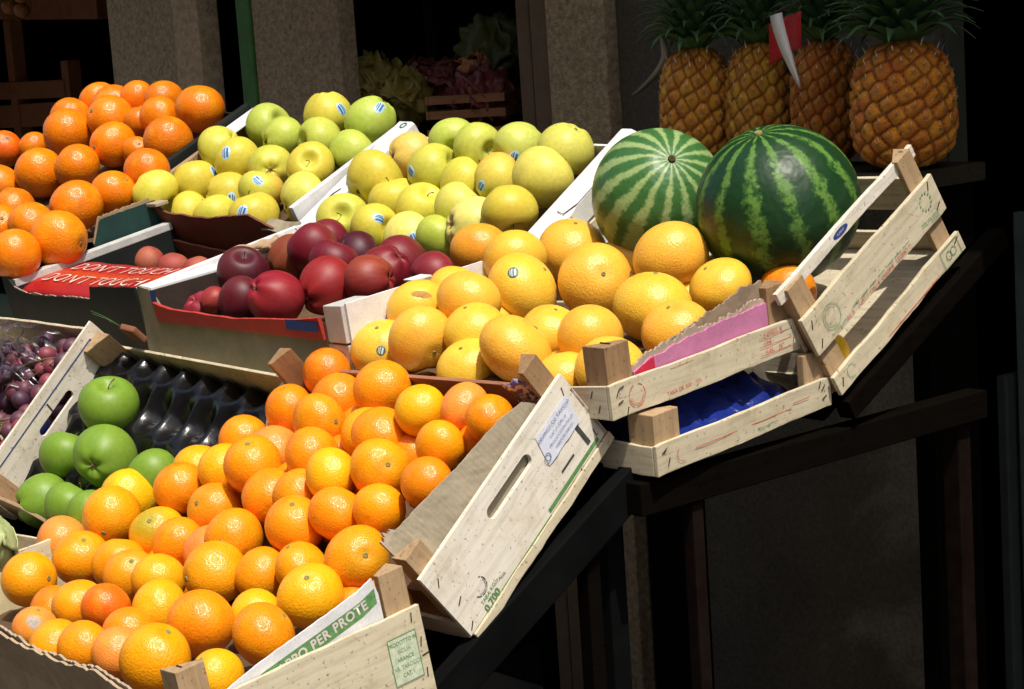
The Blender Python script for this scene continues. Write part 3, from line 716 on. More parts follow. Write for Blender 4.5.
bury('orange_low', 24, OM, M_orange, [T['n'], T['o'], T['d']], 'orange', 'orange', GR_O, 'orange buried under the top layer of the lower heap, barely showing')
bury('orange_up', 10, OM, M_orange, [T['d'], T['o']], 'orange', 'orange', GR_U, 'orange buried under the top layer of the far left heap, barely showing')
bury('grapefruit', 8, GM, M_grape, [GT['y'], GT['g']], 'grapefruit', 'grapefruit', 'grapefruits piled in the upper wooden crate', 'grapefruit buried under the top layer of its pile, barely showing')
# apples
AM = [apple_mesh('apple', 1, .96, .03, .015), apple_mesh('apple', 2, 1.02, .04, .02), apple_mesh('apple', 3, .92, .03, .012), apple_mesh('apple', 4, .98, .03, .025)]
RM = [apple_mesh('red_apple', 5, 1.05, .06, .02), apple_mesh('red_apple', 6, 1.0, .05, .03)]
def stem_mesh(me, seed):
    r = random.Random(seed); z0 = min(v.co.z for v in me.vertices if math.hypot(v.co.x, v.co.y) < .05 and v.co.z > 0)
    b = MB(); dx, dy = r.uniform(-.12, .12), r.uniform(-.12, .12)
    b.tube([(0, 0, z0 - .03), (dx * .3, dy * .3, z0 + .14), (dx, dy, z0 + .27), (dx * 1.8, dy * 1.8, z0 + .36)], [.024, .017, .017, .028], 7)
    t = b.bm; m = bpy.data.meshes.new('stem'); t.to_mesh(m); t.free(); m.materials.append(M_stem); return m
ASM = [stem_mesh(m, i) for i, m in enumerate(AM)]; RSM = [stem_mesh(m, i + 9) for i, m in enumerate(RM)]
def calyx_mesh(me):
    zb = max(v.co.z for v in me.vertices if math.hypot(v.co.x, v.co.y) < .05 and v.co.z < 0)
    b = MB()
    for k in range(5):
        a = 2 * PI * k / 5; b.tube([(math.cos(a) * .02, math.sin(a) * .02, zb + .02), (math.cos(a) * .06, math.sin(a) * .06, zb - .05), (math.cos(a) * .03, math.sin(a) * .03, zb - .10)], [.03, .025, .006], 5)
    t = b.bm; m = bpy.data.meshes.new('calyx'); t.to_mesh(m); t.free(); m.materials.append(M_stem); return m
ACM = [calyx_mesh(m) for m in AM]; RCM = [calyx_mesh(m) for m in RM]
M_apple = mat_apple('yellow_apple_skin', (.72, .24, .05), (.55, .4, .2), 0, .43)
M_gapple = mat_apple('green_apple_skin', (.45, .45, .08), (1.25, 1.2, .9), 0, .27)
M_rapple = mat_apple('red_apple_skin', (.42, .12, .05), (1.35, 1.2, 1.1), .45, .47)
def apple(meshes, stems, cal, mat, k, loc, r, col, name, lab, group, ax, down=False):
    if ax is None:
        while True:
            ax = Vector((rnd.gauss(0, 1), rnd.gauss(0, 1), rnd.gauss(.3, .8))).normalized()
            if -.45 < ax.dot(basis(loc)[2]) < .12: break
    else: ax = vdir(loc, *ax)
    if down: ax = -ax
    o = put(meshes[k], mat, loc, r * (1.06 if mat is not M_gapple else 1.03), col, name, lab, 'apple', group, ax)
    link('stem', stems[k], None, o); link('calyx', cal[k], None, o); return o
Y1 = [
('leftmost yellow apple, overhanging the front edge of the left apple carton', (.8, -.5), 0, 1),
('yellow apple with a blue sticker on its top right, left end of its carton', None, 0, 1),
('yellow apple lying against the left wall of the left apple carton, no sticker', None, 0, 1),
('big yellow apple with blue sticker on its left cheek, centre of the left carton', None, 0, 1),
('greenish apple with its dimple turned right, back left of the left carton', (.6, .4), 0, 1),
('greenish apple partly behind the one with a stem turned left, back of the left carton', None, 0, 1),
('apple with its open dark eye facing out, middle of the left carton', (0, -.1), 1, .85),
('rounded green-yellow apple with its stem turned left, right of the middle', (-.9, 0), 0, 1),
('yellow apple with blue sticker, second from the right in the top row', None, 0, .9),
('green apple with a blue sticker at the top right corner of the left carton', None, 0, 1),
('big green-yellow apple below the top right one, by the white wall', None, 0, 1),
('apple with a short stem standing up in its dimple, left carton', (-.1, .35), 0, 1),
('large clear yellow apple at the front right of the left carton', None, 0, 1),
('small apple with a sticker low on its face, second row of the left carton', None, 0, .95),
('apple with a sticker at its top centre, between eye facing one and front row', None, 0, .6),
('second apple from the left along the brown front edge of the left carton', None, 0, 1),
('third apple from the left along the brown front edge of the left carton', None, 0, 1),
('front apple with a sticker beside the brown cut edge, right of the third', None, 0, 1),
]
yc = [(.68, .59, .075), (.65, .52, .06), (.60, .56, .08), (.67, .55, .065)]
gcol = {4: (.46, .53, .09), 5: (.48, .55, .09), 7: (.52, .56, .09), 9: (.46, .56, .09), 10: (.50, .57, .09), 12: (.72, .66, .12)}
ya = []
for i, ((x, y, z, r), (lab, ax, dn, al)) in enumerate(zip(FR['yellow_left'], Y1)):
    c = gcol.get(i, yc[i % 4])
    ya.append(apple(AM, ASM, ACM, M_apple, i % 4, (x, y, z), r, (*c, al), 'yellow_apple', lab, 'yellow apples in the left white carton', ax, dn))
M_bst = mat_plain('blue_white_sticker', (.40, .58, .75), .4, .4, 0, var=.25, vscale=5)
M_bsp = mat_plain('sticker_blue_print', (.03, .12, .30), .4, .4)
for i, d in ((1, (.75, .5)), (3, (-.5, .33)), (8, (.54, .2)), (9, (.34, .55)), (13, (.15, -.15)), (14, (-.13, .45)), (17, (-.45, .2))):
    patch(ya[i], vdir(ya[i].location, *d), .30, .21, M_bst, 'sticker', rnd.uniform(0, 3), .012, M_bsp)
Y2 = [
('big yellow apple sitting on the white wall between the two apple cartons', (-.75, -.5), 1, 1),
('apple with stem in its dimple leaning on the white wall, above the red apples', (-.1, .25), 0, 1),
('apple with a torn blue sticker on its face, just above the red apples', (.64, .12), 0, 1),
('pale apple with a sticker at its right edge, touching the dark red apples', None, 0, 1),
('apple with a pink-orange blush at the back left of the right carton', (-.9, .1), 1, .45),
('big yellow apple with a sticker on its left side and stem at right, upper left', (.8, .37), 0, 1),
('half hidden apple under the big one on the wall, right carton', None, 0, 1),
('apple with a thin stem standing straight up, left half of the right carton', (.3, .75), 0, 1),
('green apple squeezed beside the pale front one, above the red apples', None, 0, 1),
('greenish apple at the left end of the back row of the right carton', (0, -.4), 0, 1),
('second apple of the back row, with its stem pointing right', (.6, -.14), 0, 1),
('third apple of the back row, with a sticker low on its face', (-.85, -.4), 0, 1),
('large apple at the right end of the back row by the white wall', None, 0, 1),
('largest pale yellow apple sitting high on the right side of the carton', None, 0, 1),
('apple with a blushed cheek and a dark sticker on its left side', None, 0, .5),
('green-yellow apple between the stemmed one and the blushed one with sticker', None, 0, 1),
('big lemon yellow apple at the front right by the white wall', (.3, -.8), 0, 1),
('yellow apple half hidden behind the pale front one, centre of the right carton', None, 0, .9),
('pale yellow apple at the front centre, just above the grapefruits', None, 0, .85),
]
y2c = {8: (.46, .52, .07), 9: (.50, .57, .10), 10: (.56, .58, .10), 11: (.56, .60, .12), 3: (.76, .68, .16), 12: (.66, .61, .12), 13: (.72, .64, .12), 18: (.78, .68, .19), 17: (.70, .64, .12), 4: (.76, .52, .12), 14: (.72, .58, .09)}
yb = []
for i, ((x, y, z, r), (lab, ax, dn, al)) in enumerate(zip(FR['yellow_right'], Y2)):
    c = y2c.get(i, yc[(i + 1) % 4])
    yb.append(apple(AM, ASM, ACM, M_apple, (i + 2) % 4, (x, y, z), r, (*c, al), 'yellow_apple', lab, 'yellow apples in the right white carton', ax, dn))
for i, d in ((2, (.18, .45)), (3, (.2, -.02)), (5, (-.84, 0)), (11, (-.2, -.35)), (14, (-.67, -.25))):
    patch(yb[i], vdir(yb[i].location, *d), .28, .21, M_bst, 'sticker', rnd.uniform(0, 3), .012, M_bsp)
RL = [
('dark purple apple with a curved stem, highest at the back left of the red apples', (.05, .75), 0, (.10, .008, .022)),
('bright red apple lowest at the front left behind the red cut edge', None, 0, (.36, .02, .045)),
('pointed end of a red apple poking out under the purple one', None, 0, (.40, .04, .04)),
('dark wine red apple between the purple one and the shiny crimson one', None, 0, (.14, .008, .022)),
('shiny crimson apple at the front centre of the red apples', None, 0, (.34, .012, .03)),
('orange-red russet apple in the second row of the red apples', None, 0, (.34, .075, .035)),
('large red apple with its eye turned to the lower left, by the white corner', (-.75, -.45), 1, (.36, .022, .024)),
('speckled red apple right of the large one, touching the white corner', None, 0, (.32, .028, .028)),
('dark red apple at the back of the red apples against the white wall', None, 0, (.22, .012, .03)),
('half hidden dark red apple behind the large one with the eye', None, 0, (.22, .012, .03)),
('deep purple apple in shade at the back middle of the red apples', None, 0, (.09, .008, .025)),
('biggest dark crimson apple, rounded, right half of the red apples', None, 0, (.22, .010, .03)),
('crimson apple half covered between the speckled and the biggest one', None, 0, (.26, .010, .03)),
('rosy red apple at the right end next to the orange coloured grapefruit', None, 0, (.32, .025, .045)),
('small dark red apple at the far back left touching the white wall', None, 0, (.24, .012, .03)),
]
for i, ((x, y, z, r), (lab, ax, dn, c)) in enumerate(zip(FR['red'], RL)):
    c = tuple(q * .82 for q in c)
    apple(RM, RSM, RCM, M_rapple, i % 2, (x, y, z), r, (*c, .92 if i not in (5, 6, 7) else .7), 'red_apple', lab, 'red apples in the middle carton', ax, dn)
GL = [
('highest green apple, beside the hand hole and the black tray', (-.05, .85), 0),
('green apple below the hand hole, behind the biggest one', None, 0),
('biggest green apple with its dark eye turned down left', (-.45, -.35), 1),
('lone green apple half hidden between the oranges and the black tray', None, 0),
('leftmost green apple at the front of its crate', None, 0),
('green apple second from the left in the front row', None, 0),
('green apple overlapping its neighbour, touching the oranges at the front', (.7, -.3), 0),
]
for i, ((x, y, z, r), (lab, ax, dn)) in enumerate(zip(FR['green'], GL)):
    apple(AM, ASM, ACM, M_gapple, (i + 1) % 4, (x, y, z), r, (.18, .30, .032, 1), 'green_apple', lab, 'green apples in the lower left crate', ax, dn)

bury('yellow_right', 8, AM, M_apple, yc, 'yellow_apple', 'apple', 'yellow apples in the right white carton', 'yellow apple buried under the others in the right white carton, barely showing')
bury('yellow_left', 6, AM, M_apple, yc, 'yellow_apple', 'apple', 'yellow apples in the left white carton', 'yellow apple buried under the others in the left white carton, barely showing')
bury('red', 6, RM, M_rapple, [(.16, .01, .02)], 'red_apple', 'apple', 'red apples in the middle carton', 'red apple buried under the others in the middle carton, barely showing')
# peaches in the box with the sign
M_peach = mat_apple('peach_skin', (.6, .3, .12), (.9, .85, .8), 0, .6)
PM = [citrus_mesh('peach', 21, .95, .02, .10), citrus_mesh('peach', 22, .98, .025, .09)]
for i, ((x, y, z), r, lab) in enumerate([(UK(-3.115, 1.735, 1.290), .029, 'leftmost peach showing behind the red sign'), (UK(-3.009, 1.724, 1.289), .029, 'second peach from the left behind the red sign'), (UK(-2.901, 1.71, 1.286), .029, 'third peach behind the red sign, near the brown carton'), (UK(-2.801, 1.696, 1.284), .028, 'peach at the right behind the sign, by the rolled brown paper')]):
    o = put(PM[i % 2], M_peach, (x, y, z), r, (.36, .06, .05, .8), 'peach', lab, 'peach', 'peaches behind the red sign', Vector((rnd.gauss(0, .4), rnd.gauss(0, .4), 1)))
    link('stem_scar', GSC[0], None, o)
# ------------------------------------------------------------------ watermelons
def at(px, py, Y):
    """point at depth Y (along the street-to-wall axis) seen at that place of the frame"""
    d = RT * ((px - 512) / 1940.2) - UP * ((py - 344.5) / 1940.2) + FW
    return CAMP + d * (Y * KU / d.y)
M_wm1 = mat_melon('pale_striped_rind', (.28, .38, .15), (.14, .26, .08), (.042, .135, .034), 15, .50, -.45, 3.4)
M_wm2 = mat_melon('dark_striped_rind', (.105, .215, .04), (.04, .115, .02), (.009, .042, .012), 13, .66, .05, 4.4)
wm = citrus_mesh('watermelon', 31, .97, .008, .03); wm2 = citrus_mesh('watermelon', 32, .95, .008, .02)
l1 = UK(-1.967, 1.957, 1.397); l2 = UK(-1.752, 1.968, 1.386)
o = put(wm, M_wm1, l1, .0965 * KU, (1, 1, 1, 1), 'watermelon', 'pale green watermelon with narrow stripes meeting at its stem scar', 'watermelon', 'watermelons', vdir(l1, .20, .55))
link('stem_scar', scar_mesh(wm, 'stem_scar', .06), None, o).data.materials[0] = mat_plain('melon_scar', (.06, .045, .02), .9, .1)
o = put(wm2, M_wm2, l2, .115 * KU, (1, 1, 1, 1), 'watermelon', 'bigger dark green watermelon beside the slatted side of its crate', 'watermelon', 'watermelons', vdir(l2, -.25, .90))
link('stem_scar', scar_mesh(wm2, 'stem_scar', .05), None, o)
o = put(OM[0], M_orange, UK(-1.695, 1.917, 1.280), .039, (.80, .24, .01, 1), 'orange', 'single orange under the dark watermelon, behind the top slat', 'orange', None); link('stem_scar', OSC[0], None, o)
o = put(GM[0], M_grape, UK(-1.662, 1.961, 1.193), .028, (.8, .5, .02, 1), 'lemon', 'yellow fruit showing between the two lower slats of the watermelon crate', 'lemon', None); link('stem_scar', GSC[0], None, o)

# ------------------------------------------------------------------ wooden crates
def staple(parent, M, long=.011, first=[]):
    if not first:
        b = MB(); b.box(-.5, .5, -.055, .055, 0, .07); t = b.bm; m = bpy.data.meshes.new('staple'); t.to_mesh(m); t.free(); m.materials.append(M_staple); first.append(m)
    o = link('staple', first[0], None, parent); o.matrix_local = M @ Matrix.Diagonal((long, long, long, 1)); return o
def post(parent, x, y, z1, sx, sy, mat=None, z0=.002, size=.03, name='corner_post'):
    """corner post with a triangular section, right angle in the crate's corner"""
    b = MB(); b.prism([(x, y), (x + sx * size, y), (x + sx * size * .3, y + sy * size * 1.15), (x, y + sy * size * 1.15)] if sx * sy > 0 else [(x, y), (x, y + sy * size * 1.15), (x + sx * size * .3, y + sy * size * 1.15), (x + sx * size, y)], lambda u, v, w_: (u, v, w_), z0, z1, .0012)
    o = b.build(name, mat or M_post, parent); return o
def board(parent, name, mat, *b6, bev=.0012, label=None):
    b = MB(); b.box(*b6, bev=bev)
    ln = max(range(3), key=lambda k: b6[2 * k + 1] - b6[2 * k])
    if b6[2 * ln + 1] - b6[2 * ln] > .1 and bev:   # thin sawn wood is never quite straight
        es = [e for e in b.bm.edges if abs((e.verts[0].co - e.verts[1].co)[ln]) > .05]
        bmesh.ops.subdivide_edges(b.bm, edges=es, cuts=26, use_grid_fill=True)
        ph = [rnd.uniform(0, 6) for _ in range(6)]
        for v in b.bm.verts:
            t = v.co[ln]
            if b6[2 * ln] + .004 < t < b6[2 * ln + 1] - .004:
                for k in range(3):
                    if k != ln: v.co[k] += .0007 * math.sin(t * 23 + ph[k]) + .0004 * math.sin(t * 71 + ph[k + 1]) + rnd.uniform(-.00022, .00022)
    o = b.build(name, mat, parent)
    if label: o['label'] = label
    return o
def slotted_panel(parent, name, mat, x0, x1, d, z1, sy0, sy1, sz, rad, n=20, z0=0):
    """end board with a rounded hand hole cut through"""
    b = MB(); t = bmesh.new()
    hole = []
    for k in range(n + 1):
        a = PI / 2 + PI * k / n; hole.append((sy0 + rad * math.cos(a), sz + rad * math.sin(a)))
    for k in range(n + 1):
        a = -PI / 2 + PI * k / n; hole.append((sy1 + rad * math.cos(a), sz + rad * math.sin(a)))
    m = len(hole); cy = (sy0 + sy1) / 2
    def outer(p):
        # push the hole point out to the rectangle
        dx, dz = (p[0] - cy), (p[1] - sz)
        s = min((d - cy) / dx if dx > 1e-9 else (0 - cy) / dx if dx < -1e-9 else 9e9, (z1 - sz) / dz if dz > 1e-9 else (z0 - sz) / dz if dz < -1e-9 else 9e9)
        return (cy + dx * s, sz + dz * s)
    corners = [(0, z1), (0, z0), (d, z0), (d, z1)]
    out = [outer(p) for p in hole]
    for c in corners:   # snap the nearest outer point to each corner
        i = min(range(m), key=lambda q: (out[q][0] - c[0]) ** 2 + (out[q][1] - c[1]) ** 2); out[i] = c
    H = [[t.verts.new((x, p[0], p[1])) for p in hole] for x in (x0, x1)]; O = [[t.verts.new((x, p[0], p[1])) for p in out] for x in (x0, x1)]
    for i in range(m):
        j = (i + 1) % m
        t.faces.new((H[0][i], H[0][j], O[0][j], O[0][i])); t.faces.new((H[1][i], O[1][i], O[1][j], H[1][j]))
        t.faces.new((H[0][i], H[1][i], H[1][j], H[0][j])); t.faces.new((O[0][i], O[0][j], O[1][j], O[1][i]))
    bmesh.ops.remove_doubles(t, verts=t.verts[:], dist=1e-6); bmesh.ops.recalc_face_normals(t, faces=t.faces[:])
    b._join(t); return b.build(name, mat, parent)
fxz = lambda y0: (lambda u, n, z: (u, y0 + n, z))
fyz = lambda x0: (lambda u, n, z: (x0 + n, u, z))
def bottom(c, root, mat, z=0.0):
    board(root, 'base', mat, -c['w'] + .008, -.008, .006, c['d'] - .006, z, z + .005, bev=0)
GRPW = 'wooden fruit crates on the stall'

# rear lower crate of oranges
rB, c = crate_root('B', 'fruit_crate', 'tilted wooden crate with hand hole and green line, holding the rear oranges', 'crate', GRPW)
w_, d, h = c['w'], c['d'], c['h']
side = slotted_panel(rB, 'side_panel', M_popw, -.007, 0, d, h, .375 * d + .008, .665 * d - .008, h * .74, .0095, z0=.012)
board(rB, 'base_rail', M_popb, -.010, .003, .004, d + .002, -.004, .0105)
bottom(c, rB, M_pop[0])
b = MB(); b.prism([(-w_, .004), (0, .004), (0, h * .80), (-w_, h * .93)], lambda u, v, q: (u, d - .006 + q, v), 0, .006, .001); b.build('back_board', M_redwood, rB)
b = MB(); b.prism([(0, 0), (d, 0), (d, h), (.78 * d, h * .96), (.55 * d, h * .55), (0, h * .2)], lambda u, v, q: (q, u, v), -w_, -w_ + .007, .001); b.build('side_panel', M_popw, rB)
board(rB, 'front_board', M_pop[0], -w_ + .008, -.008, 0, .006, .004, h * .3)
post(rB, -.0075, .0065, h + .030, -1, 1, M_postl); post(rB, -.0075, d - .0065, h + .046, -1, -1); post(rB, -w_ + .0075, d - .0065, h + .040, 1, -1)
sh = sheet('cardboard_liner', M_kraftg, rB, fyz(-.0108), [(.012, h + .044), (.03, h + .048), (.10, h + .040), (.17, h + .031), (.24, h + .026), (d * .82, h + .014), (d * .85, h - .002)], .02, .003, 50, .0006, 3, lambda u, z: -.030 * max(0, (z - h * .7) / .08) * (1 - u / d * .75))
sheet('torn_edge', M_fluff, sh, fyz(-.0115), [(.008, h + .006), (.012, h + .050), (.022, h + .056), (.034, h + .052), (.040, h + .046)], h - .01, .0045, 40, .0028, 21, lambda u, z: -.030 * max(0, (z - h * .7) / .08))
# print on its outer side
flat_rect(.58 * d, .95 * d, .118 * h, .165 * h, I_green, side, MX(0, 0)); flat_rect(.215 * d, .578 * d, .088 * h, .104 * h, I_green, side, MX(0, 0))
arc_mark(.013, .0012, -2.7, .9, I_black, side, MX(.155 * d, .36 * h), seg=30, dash=7); arc_mark(.0105, .0007, -2.2, .3, I_black, side, MX(.155 * d, .36 * h), seg=30)
text('TARA KG', .008, I_green, side, MX(.165 * d, .215 * h, rot=.05)); text('0,700', .015, I_green, side, MX(.16 * d, .125 * h, rot=.05), bold=.0004); text('ITALIA', .007, I_green, side, MX(.245 * d, .20 * h, rot=-.2))
flat_rect(.895 * d, .915 * d, .20 * h, .50 * h, I_black, side, MX(0, 0, .0009, 0)); flat_rect(.73 * d, .82 * d, .275 * h, .30 * h, I_black, side, MX(0, 0))
b = MB(); b.grid([[Vector((.0012 + .0015 * math.sin(i * .9) ** 2, .705 * d + (.225 * d) * i / 8 + .01 * (j / 3), h * (.47 + .35 * j / 3))) for j in range(4)] for i in range(9)], .0003)
lab = b.build('paper_label', M_paper, side)
for k, (s, zz, sz) in enumerate((('ARANCE DA TAVOLA', .76, .0075), ('CAT. II  CAL. 6', .68, .006), ('PRODOTTO IN ITALIA', .61, .0055), ('VARIETA NAVEL', .545, .006))):
    text(s, sz, I_grey, lab, MX(.84 * d, zz * h, .0034), wide=1.05)
arc_mark(.005, .0016, 0, 6.28, I_grey, lab, MX(.722 * d, .56 * h, .0034), seg=20)
for yy, zz, ro in ((.045, .80, .9), (.06, .46, .5), (.955, .86, 1.2), (.94, .70, .8), (.955, .22, 1.4), (.80, .06, 1.2), (.34, .055, 1.1), (.03, .16, .6)):
    staple(side, MX(yy * d, zz * h, 0, ro), .012)

# lower left crate of green apples
rE, c = crate_root('E', 'fruit_crate', 'pale wooden crate with blue line and hand hole holding green apples', 'crate', GRPW)
w_, d, h = c['w'], c['d'], c['h']
side = slotted_panel(rE, 'side_panel', M_popw, -w_, -w_ + .006, d, h, .42 * d, .64 * d, h * .57, .0085)
bottom(c, rE, M_pop[0])
flat_rect(0, .93 * d, .825 * h, .845 * h, I_blue, side, MX(0, 0, -w_ + .0068)); flat_rect(.922 * d, .93 * d, .60 * h, .83 * h, I_blue, side, MX(0, 0, -w_ + .0068))
staple(side, MX(.885 * d, .5 * h, -w_ + .006, 1.2), .014); staple(side, MX(.10 * d, .42 * h, -w_ + .006, 1.1), .013); staple(side, MX(.53 * d, .72 * h, -w_ + .006, 1.4), .018)
b = MB(); b.prism([(0, 0), (d, 0), (d, h * .85), (.78 * d, h * .8), (.5 * d, h * .3), (0, h * .2)], lambda u, v, q: (q, u, v), -.006, 0, .001); b.build('side_panel', M_popw, rE)
b = MB(); b.prism([(-w_ + .0065, .0), (-.0065, .0), (-.0065, h * .90), (-w_ + .0065, h - .072)], lambda u, v, q: (u, d - .005 + q, v), 0, .005, .001); b.build('back_board', M_popb, rE)
b = MB(); b.prism([(-w_ + .0065, 0), (-.0065, 0), (-.0065, .02), (-w_ + .20, .03), (-w_ + .12, h * .75), (-w_ + .0065, h * .8)], lambda u, v, q: (u, q, v), 0, .006, .001); b.build('front_board', M_kraft, rE)
post(rE, -w_ + .0065, d - .0055, h - .022, 1, -1, M_postl, size=.038); post(rE, -w_ + .0065, .0065, h * .8, 1, 1, M_post)
# black plastic tray with egg-box cells
b = MB(); P = []
p = .064
for i in range(85):
    row = []
    for j in range(56):
        x = -w_ + .012 + (w_ - .024) * i / 84; y = .01 + (d - .022) * j / 55
        py_ = .098; row_i = math.floor(y / py_); xx = x + (p / 2 if row_i % 2 else 0)
        cx_ = (round(xx / p - .5) + .5) * p; cy_ = (row_i + .5) * py_; dd_ = math.hypot((xx - cx_) * 1.15, (y - cy_) * .80)
        z = .008 + .046 * (1 - math.exp(-(dd_ / .026) ** 2 * 1.1)) + .001 * math.sin(x * 150 + y * 70) * math.cos(y * 130)
        row.append(Vector((x, y, z)))
    P.append(row)
b.grid(P, .0006)
t = b.build('packing_tray', M_blackpl, None, True); t.matrix_world = frame_of('E')[0]
tag(t, 'shiny black plastic packing tray with egg box cells in the green apple crate', 'tray')
# blue paper scrap in the hand hole
b = MB(); b.grid([[Vector((-w_ - .006 + .003 * math.sin(i * 1.7 + j), .34 * d + .012 * i, h * (.34 + .13 * j))) for j in range(4)] for i in range(5)], .0006)
b.build('blue_liner', mat_plain('blue_paper', (.02, .04, .22), .5, .3, var=.3), rE)

# front lower crate of oranges
rA, c = crate_root('A', 'fruit_crate', 'front wooden crate of oranges with white printed cardboard inside its right side', 'crate', GRPW)
w_, d, h = c['w'], c['d'], c['h']
side = board(rA, 'side_panel', M_popb, -.007, 0, 0, d, .0, h)
bottom(c, rA, M_pop[0])
board(rA, 'side_panel', M_popb, -w_, -w_ + .006, 0, d, 0, h * .9)
board(rA, 'back_board', M_pop[0], -w_ + .007, -.008, d - .005, d, 0, h * .25)
board(rA, 'front_board', M_pop[0], -w_ + .007, -.008, 0, .005, 0, h * .8)
p1 = post(rA, -.0075, .0065, h + .045, -1, 1, M_postl, size=.034); post(rA, -.0075, d - .0065, h + .052, -1, -1, M_postl, size=.034)
# torn cardboard along the front
prof = [(-w_ + .008, h + .105), (-.6, h + .085), (-.45, h + .064), (-.39, h + .05), (-.33, h + .034), (-.26, h + .030), (-.17, h + .028), (-.11, h + .012), (-.07, h - .008), (-.045, h - .02)]
t = sheet('cardboard_liner', M_torn, rA, fxz(-.004), prof, .01, .004, 140, .0028, 7, lambda u, z: -.012 * max(0, z - h) / .05)
sheet('torn_edge', M_fluff, t, fxz(.0005), [(u, z + .002) for u, z in prof], h - .04, .0035, 200, .0028, 9, lambda u, z: -.010 * max(0, z - h) / .05)
sheet('cardboard_liner', M_cream, rA, fyz(-w_ + .010), [(.02, h + .03), (.15, h + .012), (d * .8, h - .015)], .01, .003, 30, .002, 5)
# white printed cardboard standing inside the right side
prof = [(.045, h - .006), (.12, h + .014), (.2, h + .029), (.27, h + .043), (d - .052, h + .053), (d - .049, h + .03)]
t = sheet('printed_liner', M_white, rA, fyz(-.0125), prof, .02, .003, 50, .0004, 8)
zz = lambda y: float(np.interp(y, [q[0] for q in prof[:5]], [q[1] for q in prof[:5]]))
b = bmesh.new(); pv = None
for i in range(31):
    y = .06 + (d - .052 - .062) * i / 30
    v = [b.verts.new((-.0092, y, zz(y) - q)) for q in (.013, .032)]
    if pv: b.faces.new((pv[0], v[0], v[1], pv[1]))
    pv = v
m = bpy.data.meshes.new('printed_band'); b.to_mesh(m); b.free(); link('printed_band', m, I_green, t)
sl = math.atan2(zz(.29) - zz(.10), .19)
text('A STRAPPO PER PROTE', .0165, I_white, t, MX(.185, zz(.185) - .0228, -.0088, sl), wide=1.05, bold=.0005, space=1.1)
# green stamp
Mst = MX(.895 * d, .50 * h, .0008, 0)
for q in ((-.022, .022, -.0006, .0006),):
    flat_rect(-.022, .022, .0295, .0305, I_green, side, Mst); flat_rect(-.022, .022, -.0305, -.0295, I_green, side, Mst); flat_rect(-.0225, -.0215, -.0305, .0305, I_green, side, Mst); flat_rect(.0215, .0225, -.0305, .0305, I_green, side, Mst)
flat_rect(-.0214, .0214, -.0294, .0294, mat_plain('stamp_wash', (.52, .58, .42), .8, .1, var=.2, vscale=120), side, MX(.895 * d, .50 * h, .0005))
for k, s in enumerate(('PRODOTTO IN', 'SICILIA', 'ARANCE', 'VAR. TAROCCO', 'CAT. I')):
    text(s, .0075, I_dgreen if k % 2 else I_green, side, MX(.895 * d, (.50 + .19 - .09 * k) * h, .0009), wide=.9)
for yy, zq, ro in ((.955, .90, 1.4), (.975, .60, 1.3), (.985, .45, .1), (.975, .25, 1.45), (.06, .8, 1.2)): staple(side, MX(yy * d, zq * h, 0, ro), .012)
for r_, x in ((rA, -.02), (rB, -.02)): staple(r_, Matrix.Translation((x, .02, h + (.046 if r_ is rA else .036))), .012)

# small crate of grapefruit
rC, c = crate_root('C', 'fruit_crate', 'shallow wooden crate of grapefruit with red stamps and torn pink cardboard', 'crate', GRPW)
w_, d, h = c['w'], c['d'], c['h']
side = board(rC, 'side_panel', M_popb, -.006, 0, 0, d, 0, h); bottom(c, rC, M_pop[0])
b = MB(); b.prism([(-w_, .0), (-.0065, .0), (-.0065, h * .98), (-.09, h * .8), (-w_, h * .25)], lambda u, v, q: (u, q, v), 0, .005, .001); b.build('front_board', M_pop[0], rC); board(rC, 'back_board', M_pop[0], -w_, -.0065, d - .005, d, 0, h); board(rC, 'side_panel', M_popb, -w_, -w_ + .006, .0055, d - .0055, 0, h * .3)
post(rC, -.0065, .0055, h + .044, -1, 1, size=.036); post(rC, -.0065, d - .0055, h + .048, -1, -1, size=.036)
staple(rC, Matrix.Translation((-.02, .022, h + .0445)), .016)
pk = sheet('cardboard_liner', mat_card('pink_card', (.55, .20, .36), 2, .6, .12, .004), rC, fyz(-.0115), [(.052, h + .004), (.08, h + .012), (.16, h + .021), (.25, h + .027), (d - .043, h + .030)], .01, .003, 60, .0012, 4)
sheet('printed_end', mat_card('crimson_card', (.55, .03, .07), None, .6, .2), pk, fyz(-.0083), [(.054, h + .003), (.075, h + .010), (.088, h + .013)], h - .02, .0006, 12, .0004, 5)
sheet('torn_edge', M_fluff, pk, fyz(-.0150), [(.048, h + .008), (.08, h + .018), (.12, h + .023), (.16, h + .028), (.20, h + .027), (.27, h + .032), (d - .043, h + .034)], h - .02, .0035, 90, .0035, 6)
sheet('torn_flap', M_kraftb, rC, fyz(-.021), [(.10, h + .016), (.15, h + .027), (.19, h + .036), (.235, h + .046), (.27, h + .054), (d - .040, h + .056), (d - .037, h + .01)], .01, .003, 60, .002, 12)
arc_mark(.0135, .0011, 1.9, 7.6, I_red, side, MX(.125 * d, .50 * h), seg=40, dash=9); arc_mark(.0105, .0016, 3.3, 6.1, I_red, side, MX(.125 * d, .50 * h), seg=34, dash=2)
text('TARA GR. 500 ±10%', .0072, I_red, side, MX(.36 * d, .20 * h, rot=.04))
for k, s in enumerate(('CATEG. II', 'VAR.', 'CAL.   25')):
    text(s, .0085, I_red, side, MX((.855, .825, .855)[k] * d, (.84 - .26 * k) * h)); flat_rect(.775 * d, .955 * d, (.735 - .26 * k) * h, (.755 - .26 * k) * h, I_red, side, MX(0, 0))
flat_rect(.30 * d, .42 * d, .86 * h, .875 * h, I_red, side, MX(0, 0))
